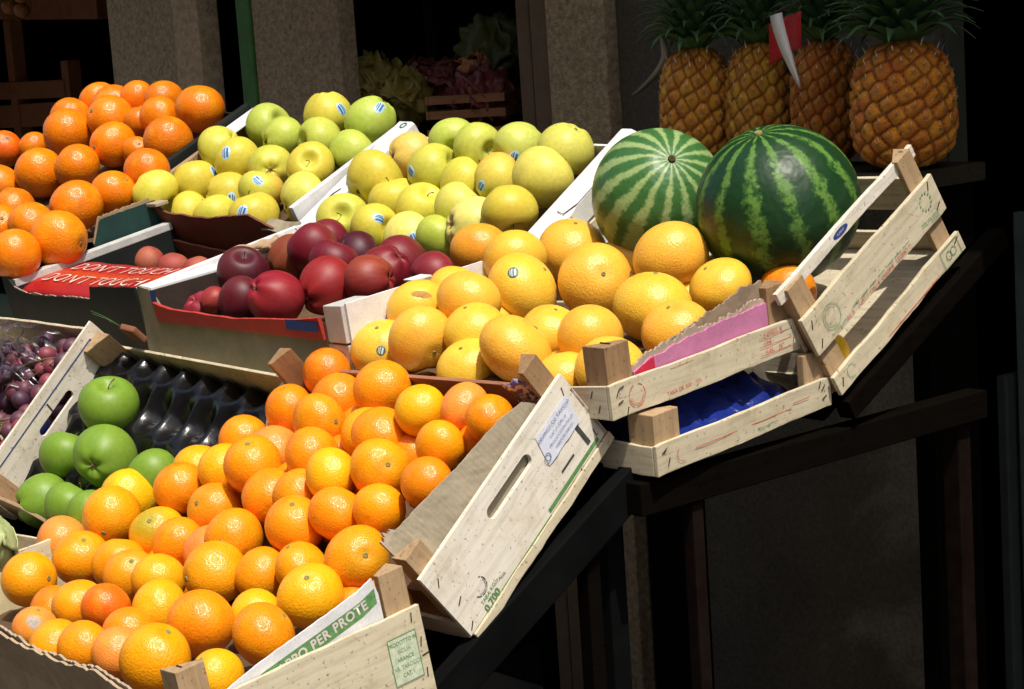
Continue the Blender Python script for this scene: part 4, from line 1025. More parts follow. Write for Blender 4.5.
for yy, zq, ro in ((.035, .72, 1), (.045, .45, .3), (.055, .85, .2), (.075, .15, 1.2), (.965, .8, 1.0), (.965, .35, 1.3)): staple(side, MX(yy * d, zq * h, 0, ro), .009)
for xx, zq in ((-.03, .7), (-.05, .25), (-.02, .3)): staple(rC, MY(xx, zq * h, -.0005, 1.2), .010)

# crate below it
rC2, c = crate_root('C2', 'fruit_crate', 'wooden crate under the grapefruit one, with a gap showing blue plastic', 'crate', GRPW)
w_, d, h = c['w'], c['d'], c['h']
side = board(rC2, 'side_panel', M_popb, -.006, 0, 0, d, 0, h * 1.05); bottom(c, rC2, M_pop[0])
board(rC2, 'front_board', M_pop[0], -w_, -.0065, 0, .005, 0, h); board(rC2, 'back_board', M_pop[0], -w_, -.0065, d - .005, d, 0, h * 2.2); board(rC2, 'side_panel', M_popb, -w_, -w_ + .006, .0055, d - .0055, 0, h)
post(rC2, -.0065, .0055, .073, -1, 1, M_postl, size=.040); post(rC2, -.0065, d - .0055, .075, -1, -1, M_postl, size=.036)
flat_rect(.20 * d, .75 * d, .47 * h, .50 * h, I_red, side, MX(0, 0)); text('VAR.  CAT.  PESO NETTO', .007, I_dgreen, side, MX(.55 * d, .22 * h)); flat_rect(.76 * d, .86 * d, .62 * h, .65 * h, I_red, side, MX(0, 0))
arc_mark(.009, .001, 2.2, 5, I_red, side, MX(.13 * d, .5 * h), seg=22, dash=8)
for yy, zq, ro in ((.04, .8, .5), (.06, .4, 1.2), (.95, .75, .7), (.955, .4, .4), (.93, .9, 1.1)): staple(side, MX(yy * d, zq * h, 0, ro), .010)
# crumpled blue plastic bag inside
r = random.Random(5); b = MB(); P = []
for i in range(50):
    row = []
    for j in range(40):
        x = -w_ + .03 + (w_ - .05) * i / 49; y = .02 + (d - .04) * j / 39
        e = min(i, 49 - i, 10) / 10 * min(j, 39 - j, 8) / 8
        z = .012 + .048 * e ** .5 + .011 * math.sin(x * 61 + 3 * math.sin(y * 47)) * math.cos(y * 53 + 2 * math.sin(x * 39)) + .005 * math.sin(x * 190 + y * 140 + 2 * math.sin(y * 90))
        row.append(Vector((x, y, max(.0075, z * e ** .2 + .006))))
    P.append(row)
b.grid(P, .0005); t = b.build('plastic_bag', mat_plain('blue_plastic', (.009, .022, .17), .22, .5, 60, .5, .004, .3), None, True); t.matrix_world = frame_of('C2')[0]
tag(t, 'crumpled dark blue plastic bag inside the crate under the grapefruit', 'bag')

# slatted crate of watermelons
rD, c = crate_root('D', 'fruit_crate', 'steeply tilted slatted wooden crate holding the watermelons at the right end', 'crate', GRPW)
w_, d, h = c['w'], c['d'], c['h']
board(rD, 'base', M_pop[0], -w_ + .008, -.02, .008, d - .008, -.001, .004, bev=0)
s1 = board(rD, 'slat', M_popw, -.020, -.013, -.006, d + .004, h - .017, h + .001)
s2 = board(rD, 'slat', M_popb, -.0065, 0, .0, d + .002, h * .40, h * .735)
s3 = board(rD, 'slat', M_popb, -.0065, 0, .004, d + .004, .0, h * .17)
for z0, z1 in ((h - .017, h), (h * .42, h * .73), (0, h * .17)):
    board(rD, 'slat', M_popb, -w_, -w_ + .006, 0, d, z0, z1)
for z0, z1 in ((h * .42, h * .73), (0, h * .2)):
    board(rD, 'back_board', M_pop[0], -w_ + .007, -.021, d - .006, d, z0, z1); board(rD, 'front_board', M_pop[0], -w_ + .007, -.021, 0, .006, z0, z1)
post(rD, -.0072, d - .0075, h + .0025, -1, -1, M_postl, size=.028); post(rD, -.0072, .0075, h * .98, -1, 1, M_postl, size=.03); post(rD, -w_ + .0065, d - .0065, h, 1, -1); post(rD, -w_ + .0065, .0065, h, 1, 1)
for k in range(12):
    a = 2 * PI * k / 12; flat_rect(-.0016, .0016, -.0016, .0016, I_dgreen, s2, MX(.905 * d + .012 * math.cos(a), .60 * h + .012 * math.sin(a)), 'star')
text('RAEE ITALIANA', .008, I_dgreen, s2, MX(.885 * d, .455 * h), wide=.8); text('A-375/04', .0065, I_dgreen, s2, MX(.92 * d, .425 * h), wide=.8)
for k in range(9): flat_rect((.28 + .065 * k) * d, (.33 + .065 * k) * d, .468 * h, .478 * h, I_dgreen, s2, MX(0, 0))
text('LEGNO PIOPPO', .0085, I_red, s2, MX(.70 * d, .435 * h)); text('CAT. I  CAL. 4  ORIGINE', .008, I_red, s2, MX(.45 * d, .435 * h)); text('N. 3', .009, I_red, s2, MX(.25 * d, .435 * h))
arc_mark(.017, .0009, 0, 6.28, I_dgreen, s2, MX(.155 * d, .56 * h), seg=30); arc_mark(.013, .0008, .5, 5, I_dgreen, s2, MX(.155 * d, .56 * h), seg=30); text('ORTOFRUTTA', .006, I_dgreen, s2, MX(.17 * d, .435 * h))
b = MB(); b.grid([[Vector((-.0126, .435 * d + .017 * math.cos(a) * q, h - .008 + .0052 * math.sin(a) * q)) for q in (0.02, 1)] for a in np.linspace(0, 6.283, 25)]); st = b.build('sticker', I_blue, s1); text('SUNNY', .005, I_white, st, MX(.435 * d, h - .008, -.0122))
for q in ((-.021, -.020, -.0135, .0135), (.020, .021, -.0135, .0135), (-.021, .021, .0125, .0135), (-.021, .021, -.0135, -.0125)): flat_rect(*q, I_green, s3, MX(.915 * d, .085 * h))
arc_mark(.006, .0012, 0, 6, I_green, s3, MX(.90 * d, .085 * h), seg=20); arc_mark(.006, .0012, 0, 6, I_green, s3, MX(.935 * d, .085 * h), seg=20); flat_rect(.30 * d, .78 * d, .018 * h, .028 * h, I_red, s3, MX(0, 0)); arc_mark(.009, .0009, 0, 5, I_dgreen, s3, MX(.12 * d, .09 * h), seg=20)
for sl_, yy, zq, ro in ((s2, .955, .68, 1.1), (s2, .965, .48, .5), (s2, .04, .64, 1.1), (s2, .045, .46, .9), (s3, .975, .13, .4), (s3, .05, .08, 1)): staple(sl_, MX(yy * d, zq * h, 0, ro), .012)
staple(rD, Matrix.Translation((-.016, d - .016, h + .003)), .007)

# ------------------------------------------------------------------ cartons
GRPC = 'cardboard fruit cartons on the stall'
def wall_x(root, mat, poly, y0, y1, name='side_wall', bev=.0015):
    b = MB(); b.prism(poly, lambda u, v, q: (u, q, v), y0, y1, bev); return b.build(name, mat, root)
def front_sheet(root, mat, prof, y=0.0, name='front_wall', th=.004, zb=0, n=60, jag=0.0004, lean=None, seed=2):
    return sheet(name, mat, root, fxz(y), prof, zb, th, n, jag, seed, lean)
# red apple carton
rH, c = crate_root('H', 'fruit_carton', 'white carton of red apples with a curved red front edge', 'carton', GRPC)
w_, d, h = c['w'], c['d'], c['h']
bottom(c, rH, M_white)
side = wall_x(rH, M_white, [(-.004, 0), (0, 0), (0, h), (-.004, h)], 0, d - .02, bev=.0004)
tabm = wall_x(rH, M_whiteg, [(-.046, h - .055), (-.0045, h - .055), (-.0045, h - .002), (-.046, h - .004)], -.006, .05, 'corner_tab'); wall_x(rH, M_whiteg, [(-.05, .0), (-.0045, .0), (-.0045, h - .058), (-.05, h - .058)], -.004, .04, 'corner_tab')
wl = wall_x(rH, M_white, [(-w_, 0), (-w_ + .035, 0), (-w_ + .035, h - .002), (-w_, h)], 0, d)
wall_x(rH, M_white, [(-w_ + .036, h * .5), (-.005, h * .5), (-.005, 0), (-w_ + .036, 0)], d - .006, d - .001, 'back_wall')
fr = front_sheet(rH, M_olive, [(-w_ + .0005, h - .001), (-w_ + .035, h - .004), (-w_ + .06, h - .032), (-w_ * .8, h - .040), (-w_ * .5, h - .042), (-w_ * .2, h - .036), (-.05, h - .028)], -.004)
front_sheet(fr, M_redcard, [(-w_ + .052, h - .022), (-w_ * .82, h - .030), (-w_ * .5, h - .034), (-w_ * .2, h - .026), (-.052, h - .020)], -.009, 'front_edge', .006, h - .052, lean=lambda u, z: -.004 * (z - h + .05) / .03)
flat_rect(-.13, -.055, h - .040, h - .026, I_blue, fr, MY(0, 0, -.0135)); flat_rect(-w_ + .040, -w_ + .056, h - .03, h - .004, I_blue, fr, MY(0, 0, -.0060))
arc_mark(.016, .0016, -1.9, 1.1, mat_plain('pale_grey_ink', (.45, .46, .44), .8, .1), side, MX(.09, h - .040), seg=24, dash=8); arc_mark(.016, .001, 2.3, 3.6, I_grey, side, MX(.075, h - .042), seg=14); text('CE 22', .010, I_black, side, MX(.055, h - .098))
b = MB(); b.box(-.022, .002, .118, .150, h + .001, h + .0035, .0005); b.build('corner_flap', M_white, rH)
wall_x(rH, mat_card('inner_shade_dark', (.045, .03, .025), None, .8, .3), [(-w_ + .0355, .004), (-w_ + .0385, .004), (-w_ + .0385, h - .006), (-w_ + .0355, h - .006)], .001, d - .012, 'shade_sheet', .0003)  # dark sheet added to give the left inner wall its shade
# right yellow apple carton
rG, c = crate_root('G2', 'fruit_carton', 'white carton of yellow apples between the red apples and the watermelons', 'carton', GRPC)
w_, d, h = c['w'], c['d'], c['h']
bottom(c, rG, M_white)
sw = wall_x(rG, M_white, [(-.040, 0), (-.040, h - .001), (-.036, h), (-.018, h), (.0, h * .92), (.018, h * .30), (.018, 0)], .0, d)
b = MB(); b.tube([(-.015, .17, h + .0006), (-.006, .17, h - .004), (-.001, .20, h - .0075), (-.001, .27, h - .0075), (-.012, .285, h + .0002)], .0008, 6); b.build('handle_cut', M_black, sw)
b = MB(); b.prism([(.175, h - .012), (.195, h - .0075), (.265, h - .0075), (.28, h - .012), (.28, h - .035), (.175, h - .035)], lambda u, v, q: (.0005 + (h * .92 - v) * .29 + q, u, v), 0, .002); b.build('handle_flap', M_whiteg, sw)
lw = wall_x(rG, M_white, [(-w_, 0), (-w_, h), (-w_ + .033, h), (-w_ + .038, h - .004), (-w_ + .038, 0)], .0, d)
b = MB(); b.tube([(-w_ + .020, .13, h + .0005), (-w_ + .016, .145, h + .0015), (-w_ + .018, .17, h + .0012), (-w_ + .024, .185, h + .0005)], .0010, 6); b.build('handle_cut', M_black, lw)
arc_mark(.006, .003, 0, 6.28, mat_plain('dark_green_ink', (.03, .12, .09), .7, .2), lw, MZ(-w_ + .022, d - .012, h + .0008), seg=20)
wall_x(rG, M_white, [(-w_ + .039, 0), (-.041, 0), (-.041, h * .75), (-w_ + .039, h * .75)], d - .006, d - .001, 'back_wall'); wall_x(rG, M_white, [(-w_ + .039, 0), (-.041, 0), (-.041, h * .2), (-w_ + .039, h * .2)], .001, .006, 'front_wall')
# left yellow apple carton
rG1, c = crate_root('G1', 'fruit_carton', 'carton of yellow apples with a curved dark brown front, left of the white wall', 'carton', GRPC)
w_, d, h = c['w'], c['d'], c['h']
bottom(c, rG1, M_white)
lw = wall_x(rG1, M_kraft, [(-w_, 0), (-w_, h), (-w_ + .012, h), (-w_ + .012, 0)], .1, d)
b = MB(); b.box(-w_ - .004, -w_ + .045, d - .125, d, h + .001, h + .0035, .0005); b.build('white_flap', M_white, lw); b = MB(); b.box(-w_ + .0125, -w_ + .03, .08, .16, h - .06, h - .02); b.build('white_flap', M_white, lw)
wall_x(rG1, M_white, [(-.012, 0), (-.012, h * .9), (.0, h * .9), (.0, 0)], .1, d)
wall_x(rG1, M_kraft, [(-w_ + .013, 0), (-.013, 0), (-.013, h * .7), (-w_ + .013, h * .7)], d - .006, d - .001, 'back_wall')
fr = front_sheet(rG1, M_brownred, [(-w_ * .86, h - .004), (-w_ * .80, h - .010), (-w_ * .73, h - .019), (-w_ * .46, h - .019), (-w_ * .25, h - .008), (-w_ * .14, h - .001), (-w_ * .04, h - .018), (-.002, h - .024)], .050, jag=.0008)
front_sheet(rG1, M_brownred, [(-w_ * .95, h - .05), (-w_ * .8, h - .065), (-w_ * .4, h - .075), (-.004, h - .08)], .035, 'front_flap', jag=.0006, zb=0)
b = MB(); b.grid([[Vector((-.035 + .022 * i, .048 + .012 * j, h - .026 + .003 * j + .002 * math.sin(i * 2))) for j in range(3)] for i in range(5)], .004); b.build('torn_flap', M_kraftg, rG1)
# dark cartons with the peaches and the oranges
rI, c = crate_root('I', 'fruit_carton', 'black carton of peaches with the red sign lying on it', 'carton', GRPC)
w_, d, h = c['w'], c['d'], c['h']
bottom(c, rI, M_black)
fr = front_sheet(rI, M_black, [(-w_ - .01, h + .012), (-w_ + .01, h + .004), (-w_ + .025, h - .014), (-w_ + .06, h - .022), (-.142, h - .024), (-.136, h - .002), (-.004, h + .002)], -.004, zb=-.04, n=90, jag=.0008)
front_sheet(fr, M_fluff, [(-w_ + .004, h + .006), (-w_ + .025, h - .0125), (-w_ + .06, h - .0205), (-.143, h - .0225)], -.0028, 'torn_edge', .002, h - .04, 50, .0012)
wall_x(rI, M_black, [(-w_, 0), (-w_, h - .014), (-w_ + .02, h - .014), (-w_ + .02, 0)], .002, d); wall_x(rI, M_whiteg, [(-w_ - .001, h - .0135), (-w_ - .001, h), (-w_ + .021, h), (-w_ + .021, h - .0135)], .002, d, 'rim')
wall_x(rI, M_white, [(-.012, 0), (-.012, h), (-.001, h), (-.001, 0)], .002, d)
wall_x(rI, M_whiteg, [(-w_ + .021, 0), (-.013, 0), (-.013, h * .4), (-w_ + .021, h * .4)], d - .008, d - .001, 'back_wall')
m, nt, bs = newmat('sign_print'); v = coords(nt); sx = N(nt, 'ShaderNodeSeparateXYZ'); nt.links.new(v, sx.inputs[0]); nz = noise(nt, v, 9, 3, .5)
ma = N(nt, 'ShaderNodeMath', operation='MULTIPLY_ADD'); ma.inputs[1].default_value = .05; nt.links.new(nz.outputs[0], ma.inputs[0]); nt.links.new(sx.outputs[1], ma.inputs[2])
rr = ramp(nt, ma.outputs[0], [(.055, (.34, .007, .007)), (.105, (.46, .05, .008)), (.125, (.38, .009, .008)), (.19, (.33, .007, .007))]); nt.links.new(rr.outputs[0], bs.inputs['Base Color']); bs.inputs['Roughness'].default_value = .45
b = MB(); b.grid([[Vector((-w_ - .002 + (w_ - .008) * i / 24, .004 + .135 * j / 10, h - .010 + .0015 * math.sin(i * .35 + .3) - .005 * (j / 10) - .016 * max(0, 1 - j / 3) ** 1.5 + .0008 * math.sin(i * 1.1 + j))) for j in range(11)] for i in range(25)], .0006)
sg = b.build('sign', m, None, True); sg.matrix_world = frame_of('I')[0]; tag(sg, "red sign reading DON'T TOUCH twice, lying on the black carton", 'sign')
sz = lambda x, y: h - .010 + .0015 * math.sin((x + w_ + .002) / (w_ - .008) * 24 * .35 + .3) - .005 * ((y - .004) / .135) - .016 * max(0, 1 - (y - .004) / .0405) ** 1.5
for yy in (.046, .104):
    o = text("DON'T TOUCH", .046, I_white, sg, MZ(-.205, yy, 0), wide=.92, bold=-.0006)
    for vv in o.data.vertices: vv.co.z = sz(vv.co.x, vv.co.y) + .0030
rJ, c = crate_root('J', 'fruit_carton', 'dark green carton under the oranges at the far left, beside the red sign', 'carton', GRPC)
w_, d, h = c['w'], c['d'], c['h']
bottom(c, rJ, M_dgreen)
sw = wall_x(rJ, M_dgreen, [(-.004, 0), (-.004, h - .06), (0, h - .06), (0, 0)], 0, d)
sheet('side_wall', M_dgreen, rJ, fyz(-.004), [(.17, h - .05), (.20, h + .008), (.32, h + .012), (d, h + .012)], h - .059, .004, 40, .0005)
sheet('kraft_lip', M_kraft, rJ, fyz(-.0095), [(.18, h - .03), (.20, h + .012), (.30, h + .018), (d - .01, h + .018)], .01, .004, 40, .001)
b = MB(); b.box(-.05, .03, d - .03, d - .002, h + .004, h + .010, .001); b.build('torn_flap', M_fluff, rJ)
wall_x(rJ, M_dgreen, [(-w_, 0), (-w_, h), (-w_ + .005, h), (-w_ + .005, 0)], 0, d); wall_x(rJ, M_dgreen, [(-w_ + .006, 0), (-.005, 0), (-.005, h - .07), (-w_ + .006, h - .07)], 0, .005, 'front_wall'); wall_x(rJ, M_dgreen, [(-w_ + .006, 0), (.03, 0), (.03, h - .035), (-w_ + .006, h - .035)], d + .002, d + .008, 'back_wall')
rO, c = crate_root('O', 'fruit_carton', 'black carton of shaded oranges at the back left', 'carton', GRPC)
w_, d, h = c['w'], c['d'], c['h']
bottom(c, rO, M_black)
sw = wall_x(rO, M_black, [(-.012, 0), (-.012, h + .022), (.004, h + .022), (.004, 0)], .08, d); wall_x(rO, M_black, [(-w_, 0), (-w_, h), (-w_ + .005, h), (-w_ + .005, 0)], 0, d)
wall_x(rO, M_black, [(-w_ + .006, 0), (-.006, 0), (-.006, h), (-w_ + .006, h)], d - .005, d, 'back_wall'); wall_x(rO, M_black, [(-w_ + .006, 0), (-.006, 0), (-.006, h * .6), (-w_ + .006, h * .6)], 0, .005, 'front_wall')

# crumpled packing paper the fruit is bedded on
M_bed = mat_card('packing_paper', (.11, .065, .035), None, .9, .9)
for key, root_, z in (('A', rA, .058), ('B', rB, .070), ('C', rC, .026), ('J', rJ, CR['J']['h'] - .030), ('O', rO, CR['O']['h'] - .022), ('G1', rG1, .060), ('G2', rG, .052), ('H', rH, .055)):
    w_, d = CR[key]['w'], CR[key]['d']; b = MB(); m0 = .045 if key in ('G2', 'H', 'G1') else .018
    y0 = .06 if key == 'G1' else .018
    b.grid([[Vector((-w_ + m0 + (w_ - m0 - .045 * (key == 'G2') - .02) * i / 40, y0 + (d - y0 - .02) * j / 24, z + .004 * math.sin(i * .9 + 2 * math.sin(j * .7)) * math.cos(j * .8 + i * .3))) for j in range(25)] for i in range(41)], .0008)
    b.build('packing_paper', M_bed, root_)
# ------------------------------------------------------------------ grapes, cabbage, bits
rK, c = crate_root('K', 'fruit_crate', 'wooden crate of dark grapes at the left edge', 'crate', GRPW)
w_, d, h = c['w'], c['d'], c['h']
bottom(c, rK, M_pop[0]); board(rK, 'back_board', M_popb, -w_, -.006, d - .005, d, 0, h * .78); board(rK, 'front_board', M_pop[0], -w_, -.006, 0, .005, 0, h * .8); board(rK, 'side_panel', M_popw, -w_, -w_ + .006, .006, d - .006, 0, h)
gm, nt, bs = newmat('grape_skin'); v = coords(nt); oi = N(nt, 'ShaderNodeObjectInfo'); n1 = noise(nt, v, 60, 4, .6)
rr = ramp(nt, n1.outputs[0], [(.35, (.055, .018, .032)), (.55, (.10, .03, .05)), (.75, (.19, .12, .15))]); r2 = ramp(nt, oi.outputs['Random'], [(0, (.6, .6, .9)), (.6, (1.1, 1, 1)), (1, (2.6, 1.1, 1))]); cc = mixc(nt, 1.0, rr.outputs[0], r2.outputs[0], 'MULTIPLY')
nt.links.new(cc, bs.inputs['Base Color']); bs.inputs['Roughness'].default_value = .55
gme = citrus_mesh('grape', 41, 1.12, .01, .02)
MK = frame_of('K')[0]; rg = random.Random(4)
for bn, (x0, x1, y0, y1, lb) in enumerate(((-.20, -.012, .05, .20, 'bunch of dark purple grapes in front, against the pale crate side'), (-.16, -.012, .20, .315, 'bunch of reddish grapes at the back beside the plastic bag'), (-.34, -.17, .10, .30, 'bunch of grapes at the far left edge under the plastic bag'))):
    root = empty('grape_bunch'); root.matrix_world = MK @ Matrix.Translation(((x0 + x1) / 2, (y0 + y1) / 2, .006)); tag(root, lb, 'grapes', 'bunches of red grapes')
    pts = []
    for tries in range(1500):
        x, y = rg.uniform(x0 + .008, x1 - .008), rg.uniform(y0, y1); z = rg.choice((.028, .045, .062, .075)); p = Vector((x - (x0 + x1) / 2, y - (y0 + y1) / 2, z))
        if all((p - q).length > .0262 for q in pts): pts.append(p)
        if len(pts) > 42: break
    for p in pts:
        o = link('grape', gme, gm, root); rr_ = rg.uniform(.0140, .0168); o.matrix_local = Matrix.Translation(p) @ Matrix.Rotation(rg.uniform(0, 6), 4, 'X') @ Matrix.Rotation(rg.uniform(0, 6), 4, 'Z') @ Matrix.Diagonal((rr_, rr_, rr_, 1))
    b = MB(); up = max(pts, key=lambda q: q.z)
    b.tube([(-.06, -.02, .086), (-.02, .0, .090), (.03, .015, .088), (.07, .03, .078)], [.002, .0025, .002, .0012], 6)
    for k in range(6):
        q = rg.choice(pts); b.tube([(-.02 + .015 * k, .002 * k, .088), (q.x * .6, q.y * .6, .082), (q.x, q.y, q.z + .01)], .0011, 5)
    b.build('stalk', mat_plain('grape_stalk', (.16, .12, .05), .7, .2), root)
# clear plastic bag over the grapes
bm_, nt, bs = newmat('clear_plastic'); nt.nodes.remove(bs)
tr = N(nt, 'ShaderNodeBsdfTransparent'); tr.inputs[0].default_value = (.93, .93, .95, 1); gl = N(nt, 'ShaderNodeBsdfGlossy'); gl.inputs['Roughness'].default_value = .28; gl.inputs[0].default_value = (1, 1, 1, 1)
lw = N(nt, 'ShaderNodeLayerWeight'); lw.inputs[0].default_value = .32; mx = N(nt, 'ShaderNodeMixShader'); nt.links.new(lw.outputs['Fresnel'], mx.inputs[0]); nt.links.new(tr.outputs[0], mx.inputs[1]); nt.links.new(gl.outputs[0], mx.inputs[2]); nt.links.new(mx.outputs[0], [n for n in nt.nodes if n.type == 'OUTPUT_MATERIAL'][0].inputs[0])
b = MB(); P = []
for i in range(70):
    row = []
    for j in range(50):
        x = -.36 + .30 * i / 69; y = .20 + .13 * j / 49
        z = .100 + .008 * math.sin(x * 70 + 3 * math.sin(y * 50)) * math.sin(y * 60 + 2 * math.cos(x * 45)) + .003 * math.sin(x * 160 + 4 * math.sin(y * 110)) + .012 * math.sin(i / 69 * PI) + .001 * math.sin(y * 330 + x * 90)
        if i > 60: z -= .006 * (i - 60)
        row.append(Vector((x, y, max(.05, z))))
    P.append(row)
b.grid(P); t = b.build('plastic_bag', bm_, None, True); t.matrix_world = MK; tag(t, 'crumpled clear plastic bag lying over the grapes', 'bag')

def leaf_ball(name, loc, r, cols, n, seed, curl=.25, parent_label=None, cat='lettuce', group=None, open_=.3, mat=None):
    """head of overlapping crinkled leaves: one mesh for the leaves, one for the stump"""
    rr = random.Random(seed); root = empty(name, loc); tag(root, parent_label, cat, group)
    core = MB(); t = bmesh.new(); bmesh.ops.create_icosphere(t, subdivisions=3, radius=r * .72); core._join(t)
    core.build('heart', mat, root, True)
    b = MB()
    for k in range(n):
        ax = Vector((rr.gauss(0, 1), rr.gauss(0, 1), rr.gauss(.3, .7))).normalized(); a = ax.orthogonal().normalized(); bb = ax.cross(a); P = []
        ph = rr.uniform(0, 6); wd = rr.uniform(.75, 1.1)
        for i in range(11):
            row = []
            for j in range(11):
                u = (i - 5) / 5 * wd; v = (j - 5) / 5 * wd
                dd = (ax + a * u * .9 + bb * v * .9).normalized(); e = max(abs(u), abs(v))
                row.append(dd * r * (.80 + open_ * e * e * rr.uniform(.8, 1.2) + curl * .3 * e * math.sin(7 * u + ph) * math.cos(6 * v + ph)))
            P.append(row)
        b.grid(P, .0012)
    b.build('leaves', mat, root, True); return root
def mat_leaf(name, c1, c2, sc_=20):
    m, nt, bs = newmat(name); v = coords(nt); n1 = noise(nt, v, sc_, 5, .65, .5); rr = ramp(nt, n1.outputs[0], [(.3, c1), (.7, c2)]); nt.links.new(rr.outputs[0], bs.inputs['Base Color']); bs.inputs['Roughness'].default_value = .5; bump(nt, bs, n1.outputs[0], .4, .004); return m
rL, c = crate_root('L', 'fruit_crate', 'crate at the lower left corner holding the cabbage', 'crate', GRPW)
w_, d, h = c['w'], c['d'], c['h']
bottom(c, rL, M_pop[0]); board(rL, 'side_panel', M_popb, -.006, 0, 0, d, 0, h); board(rL, 'side_panel', M_popb, -w_, -w_ + .006, 0, d, 0, h); board(rL, 'front_board', M_pop[0], -w_ + .007, -.007, 0, .005, 0, h * .8); board(rL, 'back_board', M_pop[0], -w_ + .007, -.007, d - .005, d, 0, h * .8)
fr2 = Vector(FR['orange_low'][2][:3]); lc = fr2 - RT * .088 + UP * .036 + FW * .10
leaf_ball('cabbage', lc, .055, None, 9, 3, .15, 'pale green cabbage cut by the left edge beside the orange crate', 'cabbage', None, .06, mat_leaf('cabbage_leaf', (.22, .30, .10), (.48, .55, .28), 30))
# rolled brown paper on the carton edge
MH, c = frame_of('H'); w_, d, h = c['w'], c['d'], c['h']
b = MB(); r5 = random.Random(8); P = []
for i in range(15):
    P.append([Vector((-w_ + .022 + .012 * math.sin(i * .22) + math.cos(a) * (.011 + .003 * math.sin(3 * a + i) + r5.uniform(-.001, .001)), .165 + .085 * i / 14, h + .012 + math.sin(a) * (.010 + .002 * math.sin(2 * a - i)))) for a in np.linspace(0, 6.4, 19)])
b.grid(P, .0007); t = b.build('paper_roll', mat_card('brown_paper', (.42, .29, .18), None, .85, .9), None, True); t.matrix_world = MH; tag(t, 'twist of crumpled brown paper on the white rim by the red apples', 'paper')
# tissue wrapper in the corner of the orange crate
MBf, c = frame_of('B'); w_, d, h = c['w'], c['d'], c['h']
m, nt, bs = newmat('printed_tissue'); v = coords(nt); n1 = noise(nt, v, 120, 2, .5); rr = ramp(nt, n1.outputs[0], [(.47, (.08, .06, .30)), (.53, (.6, .58, .68))]); nt.links.new(rr.outputs[0], bs.inputs['Base Color'])
b = MB(); b.grid([[Vector((-.085 + .012 * i, d - .030 + .004 * math.sin(j * 1.3 + i), h - .03 + .011 * j - .005 * math.sin(i * 1.9))) for j in range(5)] for i in range(6)], .0005)
t = b.build('tissue_paper', m, None, True); t.matrix_world = MBf; tag(t, 'scrap of purple and white printed tissue in the back right corner of the oranges', 'paper')
# sprig between the crates
ME, c = frame_of('E'); w_, d, h = c['w'], c['d'], c['h']
root = empty('leaf_sprig'); root.matrix_world = ME @ Matrix.Translation((-w_ + .070, d + .012, h - .02)); tag(root, 'small green sprig sticking up between the white carton and the pale crate', 'leaves')
b = MB()
for k, (a, l) in enumerate(((-.5, .05), (-.25, .06), (.05, .045), (.4, .035))):
    b.grid([[Vector((math.sin(a) * l * t_ + s * .0035 * (1 - t_ * .8), -.01 * t_ * t_, l * t_)) for s in (-1, 0, 1)] for t_ in np.linspace(0, 1, 7)], .0006)
b.build('blades', mat_leaf('sprig_green', (.05, .16, .04), (.12, .28, .08)), root)
b = MB(); b.box(.0, .045, -.006, .006, -.03, .006, .004); b.build('bark_chip', mat_plain('brown_chip', (.22, .09, .05), .8, .2), root)
# ------------------------------------------------------------------ the stall's stand (origin on the ground)
st = empty('fruit_stand', (-2.3, 1.6, 0)); st.matrix_world = Matrix.Translation((-2.3, 1.6, 0))
tag(st, 'dark stepped stand of beams and sloping boards carrying the crates', 'stand')
O_ = Vector((-2.3, 1.6, 0))
def bar(name, p, q, w1, w2, mat, upv=(0, 0, 1), bev=.002):
    k = KL if 'metal' in mat.name and p[2] > .5 or p[0] > -1.95 and p[0] < -1.85 else KU
    p = UK(*p, k); q = (p[0], p[1], 0) if q[2] == 0 else UK(*q, k)
    bar_(name, p, q, w1, w2, mat, upv, bev)
def bar_(name, p, q, w1, w2, mat, upv=(0, 0, 1), bev=.002):
    """square bar from p to q, w1 wide across, w2 deep below the line"""
    p, q = Vector(p) - O_, Vector(q) - O_; dd = (q - p); L = dd.length; dd.normalize(); sd = dd.cross(Vector(upv)).normalized(); u = sd.cross(dd)
    M = Matrix(((dd.x, sd.x, u.x, p.x), (dd.y, sd.y, u.y, p.y), (dd.z, sd.z, u.z, p.z), (0, 0, 0, 1)))
    b = MB(); b.box(0, L, -w1 / 2, w1 / 2, -w2, 0, bev, M); return b.build(name, mat, st)
X1 = -1.625; X0 = -3.75
Z = 1.62
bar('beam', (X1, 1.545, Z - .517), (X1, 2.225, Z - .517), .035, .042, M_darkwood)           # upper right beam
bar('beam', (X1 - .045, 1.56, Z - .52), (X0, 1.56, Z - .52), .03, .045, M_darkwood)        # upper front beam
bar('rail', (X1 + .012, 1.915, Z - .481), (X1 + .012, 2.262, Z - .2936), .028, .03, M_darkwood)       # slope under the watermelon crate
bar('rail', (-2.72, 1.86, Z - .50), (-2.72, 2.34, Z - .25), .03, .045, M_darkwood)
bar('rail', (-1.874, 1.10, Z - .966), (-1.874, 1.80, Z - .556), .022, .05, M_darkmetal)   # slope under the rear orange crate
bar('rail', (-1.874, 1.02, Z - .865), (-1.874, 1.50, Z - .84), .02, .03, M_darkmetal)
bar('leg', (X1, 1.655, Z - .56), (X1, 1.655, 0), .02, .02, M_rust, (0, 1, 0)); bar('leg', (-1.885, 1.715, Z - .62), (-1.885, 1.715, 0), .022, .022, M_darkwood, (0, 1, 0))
bar('leg', (-1.93, 1.80, Z - .57), (-1.93, 1.80, 0), .03, .03, M_darkmetal, (0, 1, 0)); bar('leg', (X0 + .02, 1.60, Z - .57), (X0 + .02, 1.60, 0), .03, .03, M_rust, (0, 1, 0)); bar('leg', (X1 - .01, 2.20, Z - .56), (X1 - .01, 2.20, 0), .03, .03, M_rust, (0, 1, 0))
